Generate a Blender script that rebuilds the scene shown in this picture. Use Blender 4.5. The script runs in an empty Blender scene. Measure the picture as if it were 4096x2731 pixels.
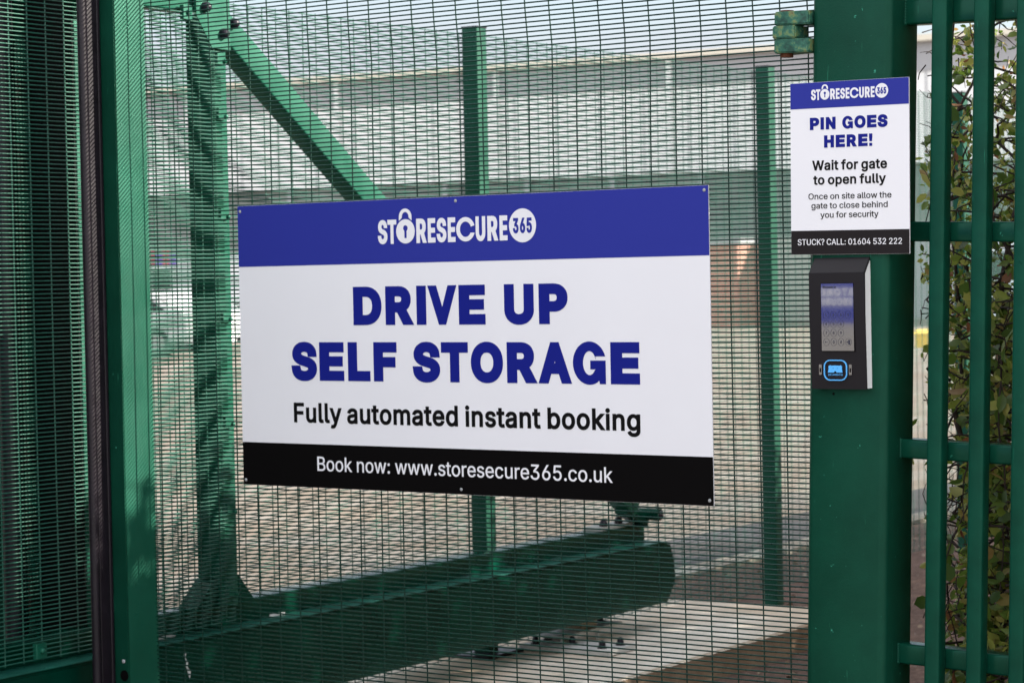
import bpy, bmesh, math, random
import numpy as np
from mathutils import Vector, Matrix
from math import radians as R_
random.seed(7); rng = np.random.default_rng(11)
S = bpy.context.scene
COL = S.collection

# ------------------------------------------------------------------ camera
camd = bpy.data.cameras.new('camera')
camo = bpy.data.objects.new('camera', camd); COL.objects.link(camo)
yaw, pit, rol = -0.638, -0.0262, -0.0199
F = Vector((math.sin(yaw)*math.cos(pit), math.cos(yaw)*math.cos(pit), math.sin(pit)))
Rt = Vector((math.cos(yaw), -math.sin(yaw), 0)); Up = Rt.cross(F)
R2 = Rt*math.cos(rol)+Up*math.sin(rol); U2 = -Rt*math.sin(rol)+Up*math.cos(rol)
camo.matrix_world = Matrix(((R2.x, U2.x, -F.x, 3.9352), (R2.y, U2.y, -F.y, -5.1957), (R2.z, U2.z, -F.z, 1.6), (0, 0, 0, 1)))
camd.sensor_width = 36; camd.lens = 85.94
camd.clip_start = .1; camd.clip_end = 2000
camd.dof.use_dof = True; camd.dof.focus_distance = 5.75; camd.dof.aperture_fstop = 8.6
S.camera = camo

# ------------------------------------------------------------------ sky, sun, exposure
SUN = Vector((1.0, .70, .62)).normalized()
el = math.asin(SUN.z); az = math.atan2(SUN.x, SUN.y)
W = bpy.data.worlds.new('World'); S.world = W; W.use_nodes = True
nt = W.node_tree; nt.nodes.clear()
def N(t, ty, **kw):
    n = t.nodes.new(ty)
    for k, v in kw.items(): setattr(n, k, v)
    return n
sky = N(nt, 'ShaderNodeTexSky', sky_type='NISHITA', sun_disc=False, sun_elevation=el, sun_rotation=az, altitude=50, air_density=1.0, dust_density=1.2, ozone_density=1.0)
tc = N(nt, 'ShaderNodeTexCoord'); mp = N(nt, 'ShaderNodeMapping'); mp.inputs['Scale'].default_value = (1.2, 1.2, 5)
no = N(nt, 'ShaderNodeTexNoise'); no.inputs['Scale'].default_value = 2.6; no.inputs['Detail'].default_value = 6; no.inputs['Roughness'].default_value = .55
cr = N(nt, 'ShaderNodeValToRGB'); cr.color_ramp.elements[0].position = .30; cr.color_ramp.elements[1].position = .62
mx = N(nt, 'ShaderNodeMix', data_type='RGBA'); mx.inputs[7].default_value = (9.0, 9.2, 9.8, 1)
mm = N(nt, 'ShaderNodeMath', operation='MULTIPLY'); mm.inputs[1].default_value = .93
bg = N(nt, 'ShaderNodeBackground'); bg.inputs[1].default_value = .085; wo = N(nt, 'ShaderNodeOutputWorld')
L = nt.links.new
L(tc.outputs['Generated'], mp.inputs[0]); L(mp.outputs[0], no.inputs[0]); L(no.outputs[0], cr.inputs[0]); L(cr.outputs[0], mm.inputs[0])
sx = N(nt, 'ShaderNodeSeparateXYZ'); mr = N(nt, 'ShaderNodeMapRange'); mr.interpolation_type = 'SMOOTHSTEP'
mr.inputs['From Min'].default_value = -.15; mr.inputs['From Max'].default_value = .45; mr.inputs['To Min'].default_value = 1; mr.inputs['To Max'].default_value = 0
cm = N(nt, 'ShaderNodeMix', data_type='RGBA'); cm.inputs[6].default_value = (3.0, 3.12, 3.45, 1); cm.inputs[7].default_value = (11.5, 11.4, 11.6, 1)
L(tc.outputs['Generated'], sx.inputs[0]); L(sx.outputs[1], mr.inputs[0]); L(mr.outputs[0], cm.inputs[0]); L(cm.outputs[2], mx.inputs[7]); L(mm.outputs[0], mx.inputs[0]); L(sky.outputs[0], mx.inputs[6]); L(mx.outputs[2], bg.inputs[0]); L(bg.outputs[0], wo.inputs[0])
sd = bpy.data.lights.new('sun', 'SUN'); sd.energy = 5.0; sd.angle = R_(.5); sd.color = (1, .93, .82)
so = bpy.data.objects.new('sun', sd); COL.objects.link(so); so.rotation_euler = (-SUN).to_track_quat('-Z', 'Y').to_euler()
S.view_settings.view_transform = 'Standard'; S.view_settings.look = 'None'; S.view_settings.exposure = 1.58; S.view_settings.gamma = 1

# ------------------------------------------------------------------ materials
def mat(name):
    m = bpy.data.materials.new(name); m.use_nodes = True
    return m, m.node_tree, m.node_tree.nodes['Principled BSDF']
def noise_col(t, stops, scale, detail=4, rough=.6, coord='Object', stretch=None, mapvec=None):
    tc = N(t, 'ShaderNodeTexCoord'); n = N(t, 'ShaderNodeTexNoise'); r = N(t, 'ShaderNodeValToRGB')
    n.inputs['Scale'].default_value = scale; n.inputs['Detail'].default_value = detail; n.inputs['Roughness'].default_value = rough
    src = tc.outputs[coord]
    if stretch:
        mp = N(t, 'ShaderNodeMapping'); mp.inputs['Scale'].default_value = stretch; t.links.new(src, mp.inputs[0]); src = mp.outputs[0]
    t.links.new(src, n.inputs[0]); t.links.new(n.outputs[0], r.inputs[0])
    e = r.color_ramp.elements
    while len(e) < len(stops): e.new(.5)
    for i, (p, c) in enumerate(stops): e[i].position = p; e[i].color = (*c, 1)
    return r.outputs[0], n.outputs[0]
def mixc(t, fac, a, b):
    m = N(t, 'ShaderNodeMix', data_type='RGBA')
    for s, v in ((0, fac), (6, a), (7, b)):
        if hasattr(v, 'is_linked') or hasattr(v, 'links'): t.links.new(v, m.inputs[s])
        elif s == 0: m.inputs[0].default_value = v
        else: m.inputs[s].default_value = (*v, 1)
    return m.outputs[2]
def bump(t, p, h, strength=.3, dist=.002):
    b = N(t, 'ShaderNodeBump'); b.inputs['Strength'].default_value = strength; b.inputs['Distance'].default_value = dist
    t.links.new(h, b.inputs['Height']); t.links.new(b.outputs[0], p.inputs['Normal'])
def paint(name, c, rough=.4, var=.25, sc=6, bscale=220, bstr=.25, speck=None, coat=0, spec=.28, scr=False):
    m, t, p = mat(name)
    lo = tuple(x*(1-var) for x in c); hi = tuple(x*(1+var) for x in c)
    col, _ = noise_col(t, [(.3, lo), (.7, hi)], sc, 5, .65)
    if scr:   # fine vertical scratches and run marks
        f2, _ = noise_col(t, [(.665, (0, 0, 0)), (.70, (1, 1, 1))], 1, 4, .7, stretch=(70, 70, 5))
        col = mixc(t, f2, col, tuple(min(1, x*2.6+.006) for x in c))
    if speck:
        f, _ = noise_col(t, [(.70, (0, 0, 0)), (.76, (1, 1, 1))], speck[1], 3, .7)
        col = mixc(t, f, col, speck[0])
    t.links.new(col, p.inputs['Base Color'])
    rr, _ = noise_col(t, [(.3, (rough*.8,)*3), (.7, (min(1, rough*1.25),)*3)], sc*2.3, 4)
    t.links.new(rr, p.inputs['Roughness'])
    _, h = noise_col(t, [(0, (0, 0, 0)), (1, (1, 1, 1))], bscale, 2)
    bump(t, p, h, bstr, .0006)
    p.inputs['Coat Weight'].default_value = coat; p.inputs['Coat Roughness'].default_value = .15
    p.inputs['Specular IOR Level'].default_value = spec
    if c[1] > 3*c[0] and 'wire' not in name: p.inputs['Specular Tint'].default_value = (.38, .88, .68, 1)
    return m
GREEN = (.013, .100, .062)
M = {}
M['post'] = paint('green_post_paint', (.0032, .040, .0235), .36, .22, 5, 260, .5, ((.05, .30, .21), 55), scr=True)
M['rail'] = paint('green_rail_paint', (.0025, .042, .025), .22, .25, 9, 60, .3, ((.04, .26, .18), 40), scr=True)
M['ledge'] = paint('green_ledge_highlight_paint', (.014, .095, .070), .32, .3, 9, 60, .3, ((.12, .34, .28), 30))  # lighter green, the ledge highlight put into the colour
M['bar'] = paint('green_bar_paint', (.0022, .043, .026), .34, .25, 9, 300, .45, ((.04, .26, .18), 40), scr=True)
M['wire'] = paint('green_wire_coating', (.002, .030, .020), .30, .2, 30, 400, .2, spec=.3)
M['backwire'] = paint('sunlit_green_wire_coating', (.007, .078, .051), .35, .2, 30, 400, .2, spec=.6)  # brighter copy of the wire green, sunlight put into its colour
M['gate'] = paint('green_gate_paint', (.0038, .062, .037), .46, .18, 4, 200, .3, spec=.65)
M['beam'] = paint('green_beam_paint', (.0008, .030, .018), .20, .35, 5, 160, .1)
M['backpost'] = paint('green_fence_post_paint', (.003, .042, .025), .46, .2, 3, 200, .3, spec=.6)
M['rubber'] = paint('black_rubber', (.009, .006, .010), .42, .3, 12, 150, .3, ((.10, .085, .08), 90))
M['black'] = paint('black_shade_sheet', (.001, .001, .001), .6, .3, 8, 150, .2, spec=.08)  # black in place of the deep shade on the portal front
M['darkgreen'] = paint('dark_green_cladding', (.002, .016, .010), .5, .3, 5, 150, .2, spec=.2)
M['cap'] = paint('black_bolt_cap', (.012, .009, .016), .35, .2, 12, 300, .1)
M['galv'] = paint('galvanised_plate', (.50, .49, .47), .5, .15, 30, 120, .3)
M['gold'] = paint('passivated_bracket', (.24, .19, .12), .5, .2, 30, 120, .3)
M['darkrust'] = paint('dark_rusty_steel', (.010, .005, .003), .8, .5, 40, 120, .4)
M['rustedge'] = paint('rusty_steel', (.10, .035, .018), .8, .5, 40, 120, .6)
def flat(name, c, rough=.35, spec=.5, bs=0):
    m, t, p = mat(name)
    col, _ = noise_col(t, [(.3, tuple(x*.985 for x in c)), (.7, tuple(min(1, x*1.015) for x in c))], 3, 6)
    t.links.new(col, p.inputs['Base Color']); p.inputs['Roughness'].default_value = rough; p.inputs['Specular IOR Level'].default_value = spec
    if bs:
        _, h = noise_col(t, [(0, (0, 0, 0)), (1, (1, 1, 1))], 900, 2); bump(t, p, h, bs, .0003)
    return m
M['white'] = flat('sign_white', (.765, .76, .80), .6, .2)
M['blue'] = flat('sign_blue', (.020, .028, .27), .6, .2)
M['navy'] = flat('sign_navy', (.005, .010, .20), .6, .15)
M['blk'] = flat('sign_black', (.0025, .002, .0022), .7, .06)
M['text'] = flat('text_black', (.002, .0015, .002), .6, .15)
M['cover'] = flat('black_plastic', (.006, .004, .006), .5, .3, .2)
M['cyan'] = flat('cyan_print', (.10, .46, .95), .4)
M['whiteplastic'] = flat('white_plastic', (.86, .86, .86), .4)
M['screw'] = flat('screw_steel', (.32, .33, .34), .45)
M['paintchip'] = flat('bare_primer', (.62, .63, .62), .7)
M['keyline'] = flat('screen_marks', (.03, .03, .05), .5)
def screen_mat():
    m, t, p = mat('glass_display')
    p.inputs['Base Color'].default_value = (.19, .205, .23, 1); p.inputs['Metallic'].default_value = .85; p.inputs['Roughness'].default_value = .05
    p.inputs['Coat Weight'].default_value = 1; p.inputs['Coat IOR'].default_value = 1.8; p.inputs['Coat Roughness'].default_value = .02
    return m
M['screen'] = screen_mat()
def hinge_mat():
    m, t, p = mat('weathered_hinge')
    a, h = noise_col(t, [(.38, (.006, .05, .034)), (.50, (.02, .12, .08)), (.56, (.10, .19, .08)), (.62, (.16, .18, .07)), (.70, (.07, .02, .012))], 34, 6, .7)
    t.links.new(a, p.inputs['Base Color']); p.inputs['Roughness'].default_value = .6; bump(t, p, h, .6, .002)
    return m
M['hinge'] = hinge_mat()
def concrete(name, a, b, c, sc=3):
    m, t, p = mat(name)
    col, h = noise_col(t, [(.25, a), (.5, b), (.75, c)], sc, 9, .68)
    pit, _ = noise_col(t, [(.24, (0, 0, 0)), (.30, (1, 1, 1))], 42, 3, .5)
    col = mixc(t, pit, tuple(x*.35 for x in a), col)
    st, _ = noise_col(t, [(.45, (.75, .62, .5)), (.6, (1, 1, 1))], 1.1, 5, .6)
    mu = N(t, 'ShaderNodeMix', data_type='RGBA', blend_type='MULTIPLY'); mu.inputs[0].default_value = .7
    t.links.new(col, mu.inputs[6]); t.links.new(st, mu.inputs[7])
    t.links.new(mu.outputs[2], p.inputs['Base Color']); p.inputs['Roughness'].default_value = .9; bump(t, p, h, .6, .01)
    return m
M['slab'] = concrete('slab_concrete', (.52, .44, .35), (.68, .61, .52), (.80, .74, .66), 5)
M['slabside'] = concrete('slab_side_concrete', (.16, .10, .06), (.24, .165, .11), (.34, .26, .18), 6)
M['kerb'] = concrete('kerb_concrete', (.24, .22, .19), (.31, .29, .255), (.36, .335, .30), 4)
M['yard'] = concrete('yard_concrete', (.150, .130, .108), (.215, .192, .165), (.25, .228, .20), .4)
M['asphalt'] = concrete('asphalt', (.055, .052, .055), (.075, .07, .075), (.10, .095, .10), 6)
def soil():
    m, t, p = mat('bark_mulch')
    col, h = noise_col(t, [(.3, (.05, .024, .016)), (.5, (.13, .070, .048)), (.66, (.23, .14, .10)), (.8, (.38, .28, .21))], 38, 8, .75, stretch=(1, .6, 1))
    t.links.new(col, p.inputs['Base Color']); p.inputs['Roughness'].default_value = .95; bump(t, p, h, 1, .02)
    return m
M['soil'] = soil()
def leafm(name, cols, tr=.35):
    m, t, p = mat(name)
    g = N(t, 'ShaderNodeNewGeometry'); r = N(t, 'ShaderNodeValToRGB'); e = r.color_ramp.elements
    while len(e) < len(cols): e.new(.5)
    for i, (q, c) in enumerate(cols): e[i].position = q; e[i].color = (*c, 1)
    t.links.new(g.outputs['Random Per Island'], r.inputs[0]); t.links.new(r.outputs[0], p.inputs['Base Color'])
    p.inputs['Roughness'].default_value = .38
    tb = N(t, 'ShaderNodeBsdfTranslucent'); ms = N(t, 'ShaderNodeMixShader'); ms.inputs[0].default_value = tr
    hs = N(t, 'ShaderNodeHueSaturation'); hs.inputs['Value'].default_value = 1.8; t.links.new(r.outputs[0], hs.inputs['Color']); t.links.new(hs.outputs[0], tb.inputs[0])
    o = t.nodes['Material Output']; t.links.new(p.outputs[0], ms.inputs[1]); t.links.new(tb.outputs[0], ms.inputs[2]); t.links.new(ms.outputs[0], o.inputs[0])
    return m
M['leaf'] = leafm('hedge_leaves', [(0, (.050, .090, .012)), (.30, (.10, .16, .025)), (.55, (.19, .23, .04)), (.74, (.34, .34, .08)), (.88, (.26, .22, .06)), (.95, (.24, .12, .05)), (1, (.18, .06, .03))])
M['ivy'] = leafm('ivy_leaves', [(0, (.03, .07, .012)), (.6, (.07, .12, .02)), (1, (.16, .18, .04))])
M['darkleaf'] = leafm('evergreen_leaves', [(0, (.01, .03, .008)), (1, (.03, .06, .014))], .15)
M['bark'] = paint('branch_bark', (.035, .024, .020), .8, .5, 30, 90, .8)

# ------------------------------------------------------------------ helpers
def obj(name, data, m=None, parent=None, smooth=None):
    if isinstance(data, bmesh.types.BMesh):
        me = bpy.data.meshes.new(name); bmesh.ops.recalc_face_normals(data, faces=data.faces[:]); data.to_mesh(me); data.free()
    else: me = data; me.name = name
    if m is not None:
        for q in (m if isinstance(m, (list, tuple)) else [m]): me.materials.append(q)
    if smooth is not None:
        me.polygons.foreach_set('use_smooth', [True]*len(me.polygons)); me.set_sharp_from_angle(angle=R_(smooth))
    o = bpy.data.objects.new(name, me); COL.objects.link(o)
    if parent is not None: o.parent = parent
    return o
def tag(o, label=None, cat=None, group=None, kind=None):
    for k, v in (('label', label), ('category', cat), ('group', group), ('kind', kind)):
        if v: o[k] = v
    return o
def empty(name, loc=(0, 0, 0), rz=0, label=None, cat=None, group=None):
    o = bpy.data.objects.new(name, None); COL.objects.link(o); o.location = loc; o.rotation_euler = (0, 0, rz); o.empty_display_size = .1
    return tag(o, label, cat, group)
def rprof(w, h, r, seg=4):
    if r <= 0: return [(-w/2, -h/2), (w/2, -h/2), (w/2, h/2), (-w/2, h/2)]
    out = []
    for cx, cy, a0 in ((w/2-r, -h/2+r, -90), (w/2-r, h/2-r, 0), (-w/2+r, h/2-r, 90), (-w/2+r, -h/2+r, 180)):
        for i in range(seg+1):
            a = R_(a0+90*i/seg); out.append((cx+r*math.cos(a), cy+r*math.sin(a)))
    return out
def extr(bm, prof, p, q, up=(0, 0, 1), mi=0):
    """sweep a 2-D profile (side, up) from p to q"""
    p, q = Vector(p), Vector(q); d = (q-p).normalized(); up = Vector(up)
    if abs(d.dot(up)) > .99: up = Vector((0, 1, 0))
    s = d.cross(up).normalized(); u = s.cross(d)
    a = [bm.verts.new(p+s*x+u*y) for x, y in prof]; b = [bm.verts.new(q+s*x+u*y) for x, y in prof]; n = len(prof)
    fs = [bm.faces.new((a[i], a[(i+1) % n], b[(i+1) % n], b[i])) for i in range(n)]
    fs += [bm.faces.new(a[::-1]), bm.faces.new(b)]
    for f in fs: f.material_index = mi
    return fs
def bar(bm, p, q, w, h, r=.004, up=(0, 0, 1), mi=0): return extr(bm, rprof(w, h, r), p, q, up, mi)
def box(bm, x0, x1, y0, y1, z0, z1, r=0, mi=0, axis='z'):
    c = ((x0+x1)/2, (y0+y1)/2, (z0+z1)/2)
    if axis == 'z': return extr(bm, rprof(x1-x0, y1-y0, r), (c[0], c[1], z0), (c[0], c[1], z1), (0, 1, 0), mi)
    if axis == 'x': return extr(bm, rprof(y1-y0, z1-z0, r), (x0, c[1], c[2]), (x1, c[1], c[2]), (0, 0, 1), mi)
    return extr(bm, rprof(x1-x0, z1-z0, r), (c[0], y0, c[2]), (c[0], y1, c[2]), (0, 0, 1), mi)
def cyl(bm, p, q, r, seg=16, r2=None, mi=0):
    if r2 is None: return extr(bm, [(r*math.cos(2*math.pi*i/seg), r*math.sin(2*math.pi*i/seg)) for i in range(seg)], p, q, mi=mi)
    p, q = Vector(p), Vector(q); d = (q-p).normalized(); up = Vector((0, 0, 1)) if abs(d.z) < .9 else Vector((0, 1, 0)); s = d.cross(up).normalized(); u = s.cross(d)
    cs = [(math.cos(2*math.pi*i/seg), math.sin(2*math.pi*i/seg)) for i in range(seg)]
    a = [bm.verts.new(p+(s*x+u*y)*r) for x, y in cs]; b = [bm.verts.new(q+(s*x+u*y)*r2) for x, y in cs]
    for i in range(seg): bm.faces.new((a[i], a[(i+1) % seg], b[(i+1) % seg], b[i])).material_index = mi
    bm.faces.new(a[::-1]).material_index = mi; bm.faces.new(b).material_index = mi
def dome(bm, c, n, r, h, seg=14, rings=4):
    """domed cap standing on c, axis n"""
    c = Vector(c); n = Vector(n).normalized(); up = Vector((0, 0, 1)) if abs(n.z) < .9 else Vector((0, 1, 0)); s = n.cross(up).normalized(); u = s.cross(n)
    prev = None
    prof = [(r, 0), (r, h*.35)]+[(r*math.cos(a), h*.35+h*.65*math.sin(a)) for a in (R_(90*k/rings) for k in range(1, rings))]
    for rr, z in prof:
        ring = [bm.verts.new(c+n*z+(s*math.cos(2*math.pi*i/seg)+u*math.sin(2*math.pi*i/seg))*rr) for i in range(seg)]
        if prev:
            for i in range(seg): bm.faces.new((prev[i], prev[(i+1) % seg], ring[(i+1) % seg], ring[i]))
        else: bm.faces.new(ring[::-1])
        prev = ring
    t = bm.verts.new(c+n*h)
    for i in range(seg): bm.faces.new((prev[i], prev[(i+1) % seg], t))
def prism(bm, pts, y0, y1, mi=0):
    """polygon in (x, z) thickened along y"""
    a = [bm.verts.new((x, y0, z)) for x, z in pts]; b = [bm.verts.new((x, y1, z)) for x, z in pts]; n = len(pts)
    for i in range(n): bm.faces.new((a[i], a[(i+1) % n], b[(i+1) % n], b[i])).material_index = mi
    bm.faces.new(a[::-1]).material_index = mi; bm.faces.new(b).material_index = mi
def prismx(bm, pts, x0, x1, mi=0):
    a = [bm.verts.new((x0, y, z)) for y, z in pts]; b = [bm.verts.new((x1, y, z)) for y, z in pts]; n = len(pts)
    for i in range(n): bm.faces.new((a[i], a[(i+1) % n], b[(i+1) % n], b[i])).material_index = mi
    bm.faces.new(a[::-1]).material_index = mi; bm.faces.new(b).material_index = mi
def tubes(name, lines, rad, seg, m, parent=None):
    """many thin tubes as one mesh: lines = list of (n,3) arrays"""
    V = []; Fc = []; base = 0
    for P in lines:
        P = np.asarray(P, float); n = len(P); r = rad if np.isscalar(rad) else None
        d = np.gradient(P, axis=0); d /= np.linalg.norm(d, axis=1)[:, None]+1e-12
        ref = np.array([0, 1., 0]) if abs(d[0][1]) < .9 else np.array([1., 0, 0])
        s = np.cross(d, ref); s /= np.linalg.norm(s, axis=1)[:, None]; u = np.cross(s, d)
        a = np.arange(seg)*2*np.pi/seg
        rr = (np.full(n, rad) if np.isscalar(rad) else rad[len(V)])[:, None, None] if not np.isscalar(rad) else rad
        V.append((P[:, None, :]+(s[:, None, :]*np.cos(a)[None, :, None]+u[:, None, :]*np.sin(a)[None, :, None])*rr).reshape(-1, 3))
        i = np.arange(n-1)[:, None]*seg; j = np.arange(seg)[None, :]; k = (j+1) % seg
        Fc.append(np.stack([base+i+j, base+i+k, base+i+seg+k, base+i+seg+j], -1).reshape(-1, 4)); base += n*seg
    V = np.concatenate(V); Fc = np.concatenate(Fc)
    me = bpy.data.meshes.new(name); me.vertices.add(len(V)); me.vertices.foreach_set('co', V.ravel().astype(np.float32))
    me.loops.add(Fc.size); me.loops.foreach_set('vertex_index', Fc.ravel().astype(np.int32)); me.polygons.add(len(Fc))
    me.polygons.foreach_set('loop_start', (np.arange(len(Fc))*4).astype(np.int32)); me.update(calc_edges=True)
    me.polygons.foreach_set('use_smooth', [True]*len(Fc))
    return obj(name, me, m, parent)
def wiremesh(name, u0, u1, z0, z1, m, parent, fn, off=.0034, rad=.0020, cpx=1, jit=0, zph=0., uph=0.):
    """prison mesh: 76.2 x 12.7 mm. fn(u, z, side) -> xyz; horizontals in front of verticals"""
    us = np.arange(math.ceil((u0-uph)/.0762), math.floor((u1-uph)/.0762)+1)*.0762+uph
    zs = np.arange(math.ceil((z0-zph)/.0127), math.floor((z1-zph)/.0127)+1)*.0127+zph
    hn = np.unique(np.concatenate([[u0], us[::cpx], [u1]])); lines = []
    for z in zs: lines.append([fn(u, z+random.gauss(0, jit), -off/2+random.gauss(0, jit)) for u in hn])
    zn = np.linspace(zs[0]-.006, zs[-1]+.006, 26 if jit else 2)
    for u in us: lines.append([fn(u, z, off/2) for z in zn])
    return tubes(name, lines, rad, 6, m, parent)

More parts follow.
